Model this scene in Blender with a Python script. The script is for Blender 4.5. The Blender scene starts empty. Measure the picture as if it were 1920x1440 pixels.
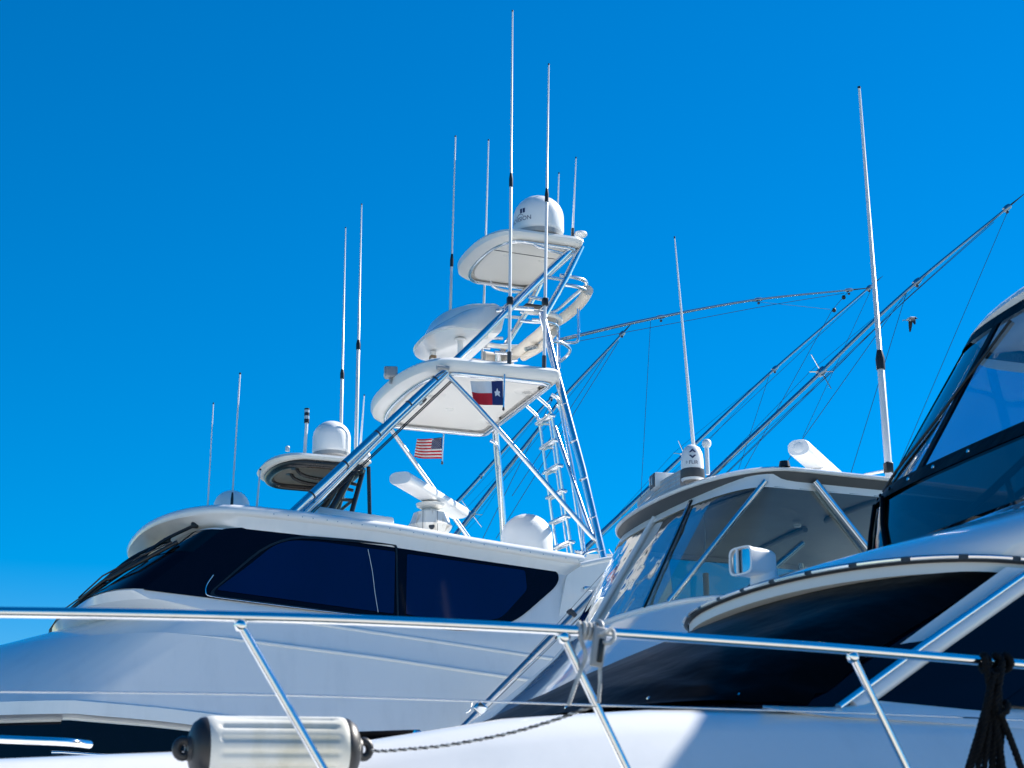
import bpy, bmesh, math, random
from mathutils import Vector, Matrix
random.seed(7)
sc = bpy.context.scene
R = math.radians
# ------------------------------------------------------------------ camera
# X runs aft along the moored boats, Y runs across the slips (away from the quay), Z is up
FPX, PITCH, HEAD, CAMZ = 3400.0, R(17), R(20), 2.2
cd = bpy.data.cameras.new('camera'); cam = bpy.data.objects.new('camera', cd); sc.collection.objects.link(cam)
cam.location = (0, 0, CAMZ); cam.rotation_euler = (R(90) + PITCH, 0, -HEAD)
cd.sensor_width = 36; cd.lens = 36 * FPX / 1920; cd.clip_start = .05; cd.clip_end = 3000
cd.dof.use_dof = True; cd.dof.focus_distance = 22; cd.dof.aperture_fstop = 7.5
sc.camera = cam
# ------------------------------------------------------------------ sky and sun
SUN_EL, SUN_AZ = R(40), R(12)          # azimuth from +X (aft), negative = towards the quay
w = bpy.data.worlds.new('World'); sc.world = w; w.use_nodes = True
nt = w.node_tree; nt.nodes.clear()
sky = nt.nodes.new('ShaderNodeTexSky'); sky.sky_type = 'NISHITA'; sky.sun_disc = False
sky.sun_elevation = SUN_EL; sky.sun_rotation = R(90) - SUN_AZ
sky.altitude = 0; sky.air_density = 1.0; sky.dust_density = 0.0; sky.ozone_density = 4.0
hs = nt.nodes.new('ShaderNodeHueSaturation'); hs.inputs['Saturation'].default_value = 1.6; hs.inputs['Value'].default_value = 1.2; hs.inputs['Hue'].default_value = .501
bg = nt.nodes.new('ShaderNodeBackground'); bg.inputs['Strength'].default_value = .057
wo = nt.nodes.new('ShaderNodeOutputWorld')
nt.links.new(sky.outputs[0], hs.inputs['Color']); nt.links.new(hs.outputs[0], bg.inputs['Color']); nt.links.new(bg.outputs[0], wo.inputs['Surface'])
sl = bpy.data.lights.new('sun', 'SUN'); sl.energy = 5.0; sl.angle = R(.53); sl.color = (1, .95, .87)
so = bpy.data.objects.new('sun', sl); sc.collection.objects.link(so)
sdir = Vector((math.cos(SUN_EL) * math.cos(SUN_AZ), math.cos(SUN_EL) * math.sin(SUN_AZ), math.sin(SUN_EL)))
so.rotation_euler = sdir.to_track_quat('Z', 'Y').to_euler(); so.location = sdir * 60
sc.view_settings.view_transform = 'Standard'; sc.view_settings.look = 'None'
sc.view_settings.exposure = 1.05; sc.view_settings.gamma = 1
try:
    sc.cycles.use_denoising = True; sc.cycles.max_bounces = 10; sc.cycles.transparent_max_bounces = 16
    sc.cycles.caustics_reflective = False; sc.cycles.sample_clamp_indirect = 8
except Exception:
    pass

# ------------------------------------------------------------------ pixel (1920 x 1440 photo) to place
_H = Vector((math.sin(HEAD), math.cos(HEAD), 0)); _R = Vector((math.cos(HEAD), -math.sin(HEAD), 0)); _Z = Vector((0, 0, 1))
_F = _H * math.cos(PITCH) + _Z * math.sin(PITCH); _U = -_H * math.sin(PITCH) + _Z * math.cos(PITCH)
_C = Vector((0, 0, CAMZ))
def ray(px, py): return _R * (px - 960) + _U * (720 - py) + _F * FPX
def at(px, py, x=None, y=None, z=None, d=None):
    r = ray(px, py)
    if x is not None: k = x / r.x
    elif y is not None: k = y / r.y
    elif z is not None: k = (z - CAMZ) / r.z
    else: k = d / r.length
    return _C + r * k
def atplane(px, py, p0, n):
    r = ray(px, py); return _C + r * ((p0 - _C).dot(n) / r.dot(n))

# ------------------------------------------------------------------ materials
MAT = {}
def mat(name, base=(.8, .8, .8), rough=.4, metal=0., coat=0., spec=.5, noise=None, bump=None, trans=None, sheen=0.):
    m = bpy.data.materials.new(name); m.use_nodes = True; MAT[name] = m
    n = m.node_tree.nodes; L = m.node_tree.links; b = n['Principled BSDF']
    b.inputs['Base Color'].default_value = (*base, 1); b.inputs['Roughness'].default_value = rough
    b.inputs['Metallic'].default_value = metal; b.inputs['Coat Weight'].default_value = coat
    b.inputs['Coat Roughness'].default_value = .04; b.inputs['Specular IOR Level'].default_value = spec
    b.inputs['Sheen Weight'].default_value = sheen
    tc = n.new('ShaderNodeTexCoord')
    if noise:                                   # (scale, second colour, threshold lo, hi, rough delta)
        s, c2, lo, hi, rd = noise
        mp = n.new('ShaderNodeMapping'); mp.inputs['Scale'].default_value = (1, 1, .14 if name == 'gelcoat' else .35)
        t = n.new('ShaderNodeTexNoise'); t.inputs['Scale'].default_value = s; t.inputs['Detail'].default_value = 6; t.inputs['Roughness'].default_value = .62
        L.new(tc.outputs['Object'], mp.inputs[0]); L.new(mp.outputs[0], t.inputs['Vector'])
        cr = n.new('ShaderNodeValToRGB'); e = cr.color_ramp.elements
        e[0].position = lo; e[0].color = (*base, 1); e[1].position = hi; e[1].color = (*c2, 1)
        L.new(t.outputs['Fac'], cr.inputs[0]); L.new(cr.outputs[0], b.inputs['Base Color'])
        if rd:
            mr = n.new('ShaderNodeMapRange'); mr.inputs['To Min'].default_value = rough - rd; mr.inputs['To Max'].default_value = rough + rd
            L.new(t.outputs['Fac'], mr.inputs['Value']); L.new(mr.outputs[0], b.inputs['Roughness'])
    if bump:                                    # (kind, scale, strength, distance)
        k, s, st, ds = bump
        if k == 'noise':
            t2 = n.new('ShaderNodeTexNoise'); t2.inputs['Scale'].default_value = s; t2.inputs['Detail'].default_value = 3
        elif k == 'voronoi':
            t2 = n.new('ShaderNodeTexVoronoi'); t2.inputs['Scale'].default_value = s
        else:
            t2 = n.new('ShaderNodeTexWave'); t2.inputs['Scale'].default_value = s; t2.inputs['Distortion'].default_value = 1
        L.new(tc.outputs['Object'], t2.inputs['Vector'])
        bp = n.new('ShaderNodeBump'); bp.inputs['Strength'].default_value = st; bp.inputs['Distance'].default_value = ds
        L.new(t2.outputs[0], bp.inputs['Height']); L.new(bp.outputs[0], b.inputs['Normal'])
    return m
def clear_mat(name, tint, gloss=.1, rough=.03, wav=3., st=.25):
    m = bpy.data.materials.new(name); m.use_nodes = True; MAT[name] = m
    n = m.node_tree.nodes; L = m.node_tree.links; n.clear()
    o = n.new('ShaderNodeOutputMaterial'); tr = n.new('ShaderNodeBsdfTransparent'); gl = n.new('ShaderNodeBsdfGlossy'); mx = n.new('ShaderNodeMixShader')
    lw = n.new('ShaderNodeLayerWeight'); lw.inputs['Blend'].default_value = .5; fr = n.new('ShaderNodeMath'); fr.operation = 'POWER'; fr.inputs[1].default_value = 4.; L.new(lw.outputs['Facing'], fr.inputs[0])
    ad = n.new('ShaderNodeMath'); ad.operation = 'ADD'; ad.inputs[1].default_value = gloss; ad.use_clamp = True
    tc = n.new('ShaderNodeTexCoord'); t = n.new('ShaderNodeTexNoise'); t.inputs['Scale'].default_value = wav; t.inputs['Detail'].default_value = 1.5
    bp = n.new('ShaderNodeBump'); bp.inputs['Strength'].default_value = st; bp.inputs['Distance'].default_value = .05
    tr.inputs['Color'].default_value = (*tint, 1); gl.inputs['Roughness'].default_value = rough; gl.inputs['Color'].default_value = (.95, .95, .95, 1)
    L.new(tc.outputs['Object'], t.inputs['Vector']); L.new(t.outputs[0], bp.inputs['Height']); L.new(bp.outputs[0], gl.inputs['Normal'])
    L.new(fr.outputs[0], ad.inputs[0]); L.new(ad.outputs[0], mx.inputs[0]); L.new(tr.outputs[0], mx.inputs[1]); L.new(gl.outputs[0], mx.inputs[2])
    L.new(mx.outputs[0], o.inputs['Surface'])
mat('gelcoat', (.83, .83, .82), .2, coat=.5, noise=(3.2, (.75, .755, .75), .50, .78, .07), bump=('noise', .9, .12, .03))
mat('gelcoat_matte', (.84, .83, .80), .4, coat=.15, noise=(2., (.80, .79, .76), .45, .8, .05))
mat('gelcoat_stain', (.78, .77, .73), .35, coat=.2, noise=(9., (.40, .34, .26), .58, .74, .06))
mat('gelcoat_gloss', (.78, .80, .82), .08, coat=.6, noise=(.8, (.74, .77, .8), .4, .8, .02), bump=('noise', 1.3, .25, .04))
mat('underside', (.86, .84, .80), .5, noise=(1.5, (.83, .81, .77), .4, .8, 0))
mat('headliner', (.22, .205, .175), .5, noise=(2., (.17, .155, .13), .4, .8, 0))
mat('radome', (.85, .85, .85), .33, coat=.2, noise=(2., (.77, .77, .76), .5, .8, .04))
mat('fibreglass', (.78, .79, .80), .3, coat=.3, noise=(6., (.70, .71, .70), .45, .8, .04))
mat('aluminium', (.80, .82, .86), .2, metal=1., noise=(5., (.72, .74, .78), .4, .8, .06))
mat('chrome', (.86, .87, .89), .07, metal=1., noise=(14., (.74, .74, .74), .55, .8, .03))
mat('pole_metal', (.50, .53, .58), .28, metal=1., noise=(5., (.4, .43, .48), .4, .8, .05))
mat('black_glass', (.0015, .002, .008), .05, spec=.2)
mat('navy_glass', (.0008, .004, .045), .06, spec=.5, noise=(1.2, (.001, .006, .06), .35, .8, 0))
mat('black_canvas', (.0015, .0015, .002), .42, spec=.03, noise=(3., (.0025, .0025, .003), .4, .8, .08), bump=('noise', 3.2, .6, .03))
mat('black_plastic', (.010, .010, .012), .35, noise=(8., (.02, .02, .022), .5, .8, .05))
mat('black_metal', (.012, .013, .017), .28, coat=.2, noise=(8., (.02, .02, .022), .5, .8, .05))
mat('black_rubber', (.014, .014, .016), .42, noise=(10., (.03, .03, .03), .5, .8, .08))
mat('grey_plastic', (.36, .37, .38), .4, noise=(10., (.28, .29, .3), .4, .8, .08))
mat('lip_grey', (.085, .09, .095), .5, noise=(3., (.065, .07, .075), .4, .8, .05))
mat('dark_grey', (.05, .055, .065), .4, noise=(6., (.035, .04, .05), .4, .8, .05))
mat('navy_print', (.01, .02, .09), .4)
mat('cushion', (.74, .69, .62), .6, noise=(5., (.68, .62, .55), .4, .8, .05), bump=('noise', 30., .1, .01))
mat('tan_cushion', (.36, .22, .11), .5, noise=(7., (.25, .14, .06), .4, .7, .05))
mat('tan_panel', (.24, .16, .10), .6, noise=(7., (.2, .13, .08), .4, .7, .05))
mat('fender_vinyl', (.66, .66, .62), .45, noise=(5., (.50, .48, .38), .46, .74, .08), bump=('noise', 60., .15, .004))
mat('rope_white', (.62, .62, .60), .8, noise=(60., (.36, .36, .36), .4, .65, 0), bump=('noise', 250., .5, .004))
mat('rope_grey', (.30, .29, .28), .8, noise=(60., (.12, .12, .12), .4, .65, 0), bump=('noise', 250., .5, .004))
mat('rope_dark', (.12, .115, .11), .8, noise=(60., (.015, .015, .015), .4, .65, 0))
mat('rope_black', (.002, .002, .0025), .7, spec=.2, noise=(60., (.005, .005, .006), .45, .65, 0), bump=('noise', 220., .6, .005))
mat('wire', (.012, .014, .022), .5, noise=(20., (.03, .03, .04), .5, .8, .05))
mat('flag_white', (.80, .80, .82), .75, noise=(12., (.74, .74, .77), .4, .8, 0))
mat('flag_red', (.62, .012, .03), .75, noise=(12., (.45, .01, .025), .4, .8, 0))
mat('flag_blue', (.010, .028, .14), .75, noise=(12., (.008, .022, .11), .4, .8, 0))
mat('lamp_glass', (.42, .55, .62), .06, coat=.5, noise=(20., (.3, .42, .5), .4, .7, .02))
mat('reflector', (.75, .76, .78), .1, metal=1., noise=(10., (.5, .5, .52), .4, .7, .04))
mat('gull_white', (.72, .72, .72), .8, noise=(10., (.6, .6, .6), .4, .8, 0))
mat('gull_grey', (.05, .05, .06), .8, noise=(10., (.03, .03, .035), .4, .8, 0))
mat('water', (.01, .045, .06), .06, noise=(.2, (.012, .055, .06), .4, .8, 0), bump=('noise', 1.4, .5, .15))
mat('concrete', (.50, .47, .42), .85, noise=(2., (.42, .39, .35), .4, .8, 0), bump=('noise', 25., .3, .01))
clear_mat('clear_vinyl', (.42, .51, .52), gloss=.08, wav=1.6, st=.45)
clear_mat('reflecting_vinyl', (.30, .42, .50), gloss=.45, wav=2.2, st=.8)
clear_mat('blue_vinyl', (.45, .60, .72), gloss=.06, wav=1.4, st=.5)
clear_mat('smoked_vinyl', (.075, .07, .068), gloss=.05, wav=2., st=.3)

# ------------------------------------------------------------------ mesh helpers
BASE = {}
def V(*a): return Vector(a)
def catmull(pts, k=6):
    pts = [Vector(p) for p in pts]
    if len(pts) < 3: return pts
    out = []
    for i in range(len(pts) - 1):
        p0 = pts[i - 1] if i else pts[0] * 2 - pts[1]
        p1, p2 = pts[i], pts[i + 1]
        p3 = pts[i + 2] if i + 2 < len(pts) else p2 * 2 - p1
        for j in range(k):
            t = j / k
            out.append(.5 * ((2 * p1) + (p2 - p0) * t + (2 * p0 - 5 * p1 + 4 * p2 - p3) * t * t + (-p0 + 3 * p1 - 3 * p2 + p3) * t ** 3))
    out.append(pts[-1]); return out
def resample(pts, n):
    L = [0]
    for a, b in zip(pts, pts[1:]): L.append(L[-1] + (b - a).length)
    out = []; j = 0
    for i in range(n):
        d = L[-1] * i / (n - 1)
        while j < len(pts) - 2 and L[j + 1] < d: j += 1
        s = L[j + 1] - L[j]
        out.append(pts[j].lerp(pts[j + 1], (d - L[j]) / s if s > 1e-9 else 0))
    return out
class MB:
    def __init__(s): s.v = []; s.f = []; s.m = []; s.mi = 0
    def face(s, idx): s.f.append(idx); s.m.append(s.mi)
    def tube(s, pts, r, n=10, r1=None, closed=False, cap=True):
        pts = [Vector(p) for p in pts]; N = len(pts)
        up = None; rings = []
        for i, p in enumerate(pts):
            if closed: t = pts[(i + 1) % N] - pts[i - 1]
            else: t = pts[min(i + 1, N - 1)] - pts[max(i - 1, 0)]
            if t.length < 1e-9: t = Vector((0, 0, 1))
            t.normalize()
            if up is None: up = t.orthogonal().normalized()
            up = up - t * up.dot(t)
            if up.length < 1e-6: up = t.orthogonal()
            up.normalize(); bi = t.cross(up)
            rr = r[i] if isinstance(r, (list, tuple)) else (r if r1 is None else r + (r1 - r) * i / (N - 1))
            b = len(s.v)
            for k in range(n):
                a = 2 * math.pi * k / n
                s.v.append(p + (up * math.cos(a) + bi * math.sin(a)) * rr)
            rings.append(b)
        for i in range(N if closed else N - 1):
            a, b = rings[i], rings[(i + 1) % N]
            for k in range(n): s.face((a + k, a + (k + 1) % n, b + (k + 1) % n, b + k))
        if cap and not closed:
            s.face(tuple(rings[0] + k for k in range(n))[::-1]); s.face(tuple(rings[-1] + k for k in range(n)))
        return s
    def lathe(s, prof, c, ax=(0, 0, 1), n=32):
        ax = Vector(ax).normalized(); q = Vector((0, 0, 1)).rotation_difference(ax); c = Vector(c); rings = []
        for r, z in prof:
            b = len(s.v)
            if r < 1e-6: s.v.append(c + ax * z); rings.append((b, 1)); continue
            for k in range(n):
                a = 2 * math.pi * k / n
                s.v.append(c + q @ Vector((r * math.cos(a), r * math.sin(a), z)))
            rings.append((b, n))
        for (a, na), (b, nb) in zip(rings, rings[1:]):
            for k in range(n):
                k2 = (k + 1) % n
                if na == 1: s.face((a, b + k2, b + k)) if nb > 1 else None
                elif nb == 1: s.face((a + k, a + k2, b))
                else: s.face((a + k, a + k2, b + k2, b + k))
        return s
    def loft(s, curves, closed=False, cap0=False, cap1=False):
        n = len(curves[0]); b0 = len(s.v)
        for c in curves: s.v += [Vector(p) for p in c]
        for i in range(len(curves) - 1):
            for k in range(n if closed else n - 1):
                a = b0 + i * n + k; a2 = b0 + i * n + (k + 1) % n
                s.face((a, a2, a2 + n, a + n))
        if cap0: s.face(tuple(range(b0, b0 + n))[::-1])
        if cap1: s.face(tuple(range(b0 + (len(curves) - 1) * n, b0 + len(curves) * n)))
        return s
    def across(s, curve):                      # deck strips between the two arms of a U curve
        n = len(curve); b = len(s.v); s.v += [Vector(p) for p in curve]
        for k in range(n // 2 - 1): s.face((b + k, b + k + 1, b + n - 2 - k, b + n - 1 - k))
        return s
    def box(s, c, size, rot=None, bev=0.):
        c = Vector(c); hx, hy, hz = [q / 2 for q in size]; M = rot or Matrix.Identity(3)
        if bev <= 0:
            b = len(s.v)
            for x, y, z in ((-1, -1, -1), (1, -1, -1), (1, 1, -1), (-1, 1, -1), (-1, -1, 1), (1, -1, 1), (1, 1, 1), (-1, 1, 1)): s.v.append(c + M @ V(x * hx, y * hy, z * hz))
            for f in ((0, 3, 2, 1), (4, 5, 6, 7), (0, 1, 5, 4), (1, 2, 6, 5), (2, 3, 7, 6), (3, 0, 4, 7)): s.face(tuple(b + i for i in f))
            return s
        bm = bmesh.new(); bmesh.ops.create_cube(bm, size=1)
        for vv in bm.verts: vv.co = V(vv.co.x * hx * 2, vv.co.y * hy * 2, vv.co.z * hz * 2)
        bmesh.ops.bevel(bm, geom=bm.edges[:], offset=bev, segments=3, affect='EDGES', profile=.5)
        b = len(s.v); bm.verts.index_update()
        s.v += [c + M @ vv.co for vv in bm.verts]
        for f in bm.faces: s.face(tuple(b + q.index for q in f.verts))
        bm.free(); return s
    def plate(s, pts, nrm, th):                # flat outline with thickness, front towards nrm
        nrm = Vector(nrm).normalized(); n = len(pts); b = len(s.v)
        pts = [Vector(p) for p in pts]
        s.v += [p + nrm * th for p in pts] + pts
        s.face(tuple(b + i for i in range(n))); s.face(tuple(b + n + i for i in range(n))[::-1])
        for i in range(n): j = (i + 1) % n; s.face((b + i, b + n + i, b + n + j, b + j))
        return s
    def flat(s, pts): b = len(s.v); s.v += [Vector(p) for p in pts]; s.face(tuple(range(b, b + len(pts)))); return s
    def build(s, name, mats, parent=None, smooth=50, recalc=True):
        me = bpy.data.meshes.new(name)
        base = Vector((0, 0, 0)); q = parent
        while q is not None:
            if q in BASE: base = BASE[q]
            q = q.parent
        own = base if parent is not None else None
        if own is None:
            lo = Vector((min(p.x for p in s.v), min(p.y for p in s.v), min(p.z for p in s.v))); hi = Vector((max(p.x for p in s.v), max(p.y for p in s.v), 0))
            own = Vector(((lo.x + hi.x) / 2, (lo.y + hi.y) / 2, lo.z))
        me.from_pydata([p - own for p in s.v], [], s.f)
        ms = mats if isinstance(mats, (list, tuple)) else [mats]
        for m in ms: me.materials.append(MAT[m])
        me.polygons.foreach_set('material_index', s.m)
        if recalc:
            bm = bmesh.new(); bm.from_mesh(me); bmesh.ops.recalc_face_normals(bm, faces=bm.faces[:]); bm.to_mesh(me); bm.free()
        if smooth:
            me.polygons.foreach_set('use_smooth', [True] * len(me.polygons)); me.set_sharp_from_angle(angle=R(smooth))
        me.update()
        o = bpy.data.objects.new(name, me); sc.collection.objects.link(o)
        if parent is not None: o.parent = parent
        else: o.location = own; BASE[o] = own
        return o
def tag(o, label, cat, group=None):
    o['label'] = label; o['category'] = cat
    if group: o['group'] = group
    return o
def thing(name, loc, label, cat, group=None):
    o = bpy.data.objects.new(name, None); sc.collection.objects.link(o); o.location = loc; BASE[o] = Vector(loc); o.empty_display_size = .3
    return tag(o, label, cat, group)
def tube(name, pts, r, m, parent, k=0, n=10, r1=None, closed=False):
    pts = catmull(pts, k) if k else pts
    return MB().tube(pts, r, n, r1, closed).build(name, m, parent)
def mirror(pts, yc): return [V(p.x, 2 * yc - p.y, p.z) for p in pts]
def U(port, bulge, yc, n1=14, n2=17, ex=2.4, dz=0.):
    """port: points aft -> front corner. Returns a full U curve round the front to the starboard side."""
    p = resample(port, n1); c = p[-1]; dy = yc - c.y; arc = []
    for i in range(1, n2 + 1):
        a = math.pi * i / (n2 + 1)
        ca, sa = math.cos(a), math.sin(a)
        yy = -dy * math.copysign(abs(ca) ** (2 / ex), ca); xx = -bulge * abs(sa) ** (2 / ex)
        arc.append(V(c.x + xx, yc + yy, c.z + dz * sa))
    return p + arc + mirror(p, yc)[::-1]
def plan(xa, xc, dy, bulge, yc, z, n2=21, ex=2.4, rc=.12, dzf=0.):
    """closed outline: aft edge with rounded corners, rounded front."""
    side = [V(xa - rc, yc - dy, z)] + [V(xa - rc + (xc - xa + rc) * i / 6, yc - dy, z) for i in range(1, 7)]
    arc = []
    for i in range(1, n2 + 1):
        a = math.pi * i / (n2 + 1); ca, sa = math.cos(a), math.sin(a)
        arc.append(V(xc - bulge * abs(sa) ** (2 / ex), yc - dy * math.copysign(abs(ca) ** (2 / ex), ca), z + dzf * sa))
    cor = [V(xa - rc + rc * math.sin(t), yc + dy - rc + rc * math.cos(t), z) for t in (R(22), R(45), R(67), R(90))]
    return side + arc + mirror(side, yc)[::-1] + cor + mirror(cor, yc)[::-1]
def text_mesh(s, size):
    cu = bpy.data.curves.new('t', 'FONT'); cu.body = s; cu.size = size; cu.align_x = 'CENTER'; cu.resolution_u = 3
    ob = bpy.data.objects.new('t', cu); sc.collection.objects.link(ob); bpy.context.view_layer.update()
    me = bpy.data.meshes.new_from_object(ob.evaluated_get(bpy.context.evaluated_depsgraph_get()))
    v = [x.co.copy() for x in me.vertices]; f = [tuple(p.vertices) for p in me.polygons]
    bpy.data.objects.remove(ob); bpy.data.curves.remove(cu); bpy.data.meshes.remove(me)
    return v, f
def wrap_text(mb, s, size, c, rad, az, z0):
    v, f = text_mesh(s, size); b = len(mb.v)
    for p in v:
        a = az + p.x / rad
        mb.v.append(V(c.x + rad * math.cos(a), c.y + rad * math.sin(a), c.z + z0 + p.y))
    for q in f: mb.face(tuple(b + i for i in q))
def dome_prof(r, h, n=9):
    """radome: straight skirt, domed cap"""
    hs = h - r * .92
    return [(r * .93, 0), (r * .97, .012), (r, .04), (r, hs)] + [(r * math.cos(R(90) * i / n), hs + r * .92 * math.sin(R(90) * i / n)) for i in range(1, n)] + [(0, h)]
def antenna(parent, top, bot, r0=.015, r1=.006, ferrule=None, clamp=None, split=None, foot=True, m='fibreglass'):
    top, bot = Vector(top), Vector(bot)
    def L(t): return bot.lerp(top, t)
    if ferrule:
        f = ferrule; pts = [L(0), L(f), L(f + .002), L(1)]; r1 = max(r1, .0095); rr = [r0, r0 * .95, r0 * .72, r1]
    else: pts = [L(0), L(.5), L(1)]; rr = [r0, (r0 + r1) / 2, r1]
    a = MB().tube(pts, rr, 8).build('whip_antenna', m, parent)
    if ferrule:
        h = .05 / (top - bot).length * 2
        MB().tube([L(ferrule - h), L(ferrule), L(ferrule + h * .8)], [r0 * 1.2, r0 * 1.25, r0 * .75], 8).build('ferrule', 'black_plastic', a)
    if foot: MB().tube([L(0), L(.16 / (top - bot).length)], r0 * 1.35, 8).build('antenna_foot', 'dark_grey', a)
    MB().tube([L(1), L(1 + .02 / (top - bot).length)], r1 * 1.3, 6).build('tip_cap', 'black_plastic', a)
    if clamp:
        c = L(clamp); MB().box(c, (.07, .07, .10), bev=.012).build('clamp', 'black_plastic', a)
    return a
def spreader(parent, p, d, ln=.24, rot=0.):
    d = d.normalized(); a = d.cross(V(0, 0, 1)).normalized(); b = d.cross(a).normalized()
    hub = MB().lathe([(0, -.05), (.045, -.05), (.05, 0), (.045, .05), (0, .05)], p, d, 12).build('spreader_hub', 'pole_metal', parent)
    tips = []
    for k in range(4):
        q = rot + k * math.pi / 2
        e = p + (a * math.cos(q) + b * math.sin(q)) * ln
        MB().tube([p, e], .0085, 6, .006).build('spreader_arm', 'chrome', hub); tips.append(e)
    return tips
def wire(parent, pts, r=.0035, name='rigging_line'): return MB().tube([Vector(p) for p in pts], r, 5).build(name, 'wire', parent)
def plen(pts, t):
    L = [0]
    for a, b in zip(pts, pts[1:]): L.append(L[-1] + (b - a).length)
    d = t * L[-1]
    for i in range(len(pts) - 1):
        if L[i + 1] >= d: return pts[i].lerp(pts[i + 1], (d - L[i]) / (L[i + 1] - L[i]))
    return pts[-1]
def outrigger(parent, pts, r0=.04, r1=.012, spreaders=(), rings=(), tip=.06, m='pole_metal', wr=.0035, ln=.24):
    pts = catmull(pts, 6); n = len(pts)
    o = MB().tube(pts, r0, 10, r1).build('outrigger', m, parent)
    dd = (pts[-1] - pts[-2]).normalized(); tl = sum((b - a).length for a, b in zip(pts, pts[1:])) * tip
    MB().tube([pts[-1], pts[-1] + dd * tl], r1 * .9, 6, .004).build('pole_tip', 'black_plastic', o)
    for t in rings:
        p = plen(pts, t); MB().tube([p + dd * .05 * k for k in (-1, 0, 1)], [r0 * .8, r0 * .95, r0 * .8], 8).build('pole_collar', 'pole_metal', o)
        MB().lathe([(0, -.015), (.014, -.015), (.019, 0), (.014, .015), (0, .015)], p - V(0, 0, .055), (0, 1, 0), 8).build('line_block', 'dark_grey', o)
    for (t, t0, t1) in spreaders:
        tips = spreader(o, plen(pts, t), dd, ln, R(20)); a, b = plen(pts, t0), plen(pts, t1)
        for e in tips[::2]: wire(o, [a, e, b], wr * .7)
    q0, q1 = plen(pts, .04), plen(pts, .97)
    mid = [plen(pts, t) - V(0, 0, .10 * math.sin(math.pi * t) + .03) for t in (.04, .25, .5, .75, .97)]
    wire(o, catmull(mid, 4), wr, 'halyard')
    return o

# ------------------------------------------------------------------ the setting
def struct(o): o['kind'] = 'structure'; return o
struct(MB().flat([V(-900, -900, 0), V(900, -900, 0), V(900, 900, 0), V(-900, 900, 0)]).build('water', 'water', None, 0))
q = MB().box((4, -4.6, .0), (90, 14.0, 1.3), bev=.03); struct(q.build('quay', 'concrete', None, 35))

# ================================================================== the big sportfishing yacht with the tower
Y1 = 20.72
B1 = thing('sportfishing_yacht', (5, Y1, 0), 'large white sportfishing yacht with tall metal tower, dark wraparound windows and roof domes', 'boat')
def p1(px, py, dy): return at(px, py, y=Y1 - dy)
def L1(lst, dy): return [p1(a, b, dy) for a, b in lst]
rim = [V(7.75, 0, 6.315), V(6.49, 0, 6.42), V(5.43, 0, 6.52), V(4.4, 0, 6.575), V(3.85, 0, 6.585)]
def ring(dy, dz, bulge, ex=2.3, n2=25): return U([V(p.x, Y1 - dy, p.z + dz) for p in rim], bulge, Y1, 16, n2, ex)
# roof
m = MB(); rr = [ring(.75, .15, .45), ring(1.3, .11, .66), ring(1.74, .085, .82), ring(1.80, .082, .89), ring(1.838, .062, .93), ring(1.862, .03, .955), ring(1.866, 0, .96), ring(1.852, -.03, .945), ring(1.82, -.045, .91), ring(1.80, -.10, .80), ring(1.775, -.185, .6), ring(1.70, -.19, .35)]
m.loft(rr); m.across(rr[0]); m.across(rr[-1])
a, b = [c[0] for c in rr], [c[-1] for c in rr]
m.loft([a, b]); roof = m.build('bridge_roof', 'gelcoat', B1, 40)
for i in range(26):                                   # little fastener heads along the lit rim
    t = .03 + i * .036; p = resample([V(p.x, Y1 - 1.866, p.z - .0) for p in rim], 100)[int(t * 99)]
    MB().lathe([(0, .004), (.006, .003), (.007, 0)], p, (0, -1, 0), 6).build('rivet', 'aluminium', roof)
# superstructure below the roof
W1 = U(L1([(1130, 1076), (1000, 1058), (900, 1040), (760, 1019), (560, 996), (415, 990)], 1.76), .38, Y1, 16, 25, 2.4)
W2 = U(L1([(1140, 1182), (1000, 1194), (850, 1175), (740, 1160), (530, 1139), (385, 1118), (270, 1107)], 1.93), .55, Y1, 16, 25, 2.6)
C0 = U(L1([(1118, 1206), (1000, 1206), (800, 1180), (540, 1148), (420, 1133), (300, 1124)], 1.965), .85, Y1, 16, 25, 2.0)
l1 = L1([(1085, 1243), (1065, 1240), (800, 1200), (540, 1162), (400, 1147)], 1.985)
C1 = U(l1, 1.35, Y1, 16, 25, 1.6)
C1b = U([p + V(0, 0, -.003) for p in l1], 1.37, Y1, 16, 25, 1.6)
l2 = L1([(1020, 1280), (990, 1275), (700, 1232), (420, 1196), (310, 1186)], 2.09)
C2 = U(l2, 1.75, Y1, 16, 25, 1.35)
C2b = U([p + V(0, 0, -.003) for p in l2], 1.77, Y1, 16, 25, 1.35)
C3 = U(L1([(850, 1396), (640, 1366), (300, 1324), (140, 1310)], 2.3), 2.5, Y1, 16, 25, 1.25)
C4 = [V(p.x, p.y + math.copysign(.03, p.y - Y1) * (abs(p.y - Y1) > .3), p.z - .02) for p in C3]
C5 = [V(p.x, p.y + math.copysign(.03, p.y - Y1) * (abs(p.y - Y1) > .3), p.z - .15) for p in C3]
C6 = [V(p.x + .3 * (abs(p.y - Y1) < 2.2), Y1 + (p.y - Y1) * .93, p.z - .17) for p in C3]
C7 = [V(p.x + .2 * (abs(p.y - Y1) < 2.2), Y1 + (p.y - Y1) * .95, 2.95) for p in C3]
m = MB()
m.loft([W1, W2, C0, C1]); m.loft([C1, C1b, C2]); m.loft([C2, C2b, C3, C4, C5, C6, C7])
for c in ([W1, W2, C0, C1], [C1, C1b, C2], [C2, C2b, C3, C4, C5, C6, C7]):
    m.loft([[q[0] for q in c], [q[-1] for q in c]])
house = m.build('superstructure', 'gelcoat', B1, 30)
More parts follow.
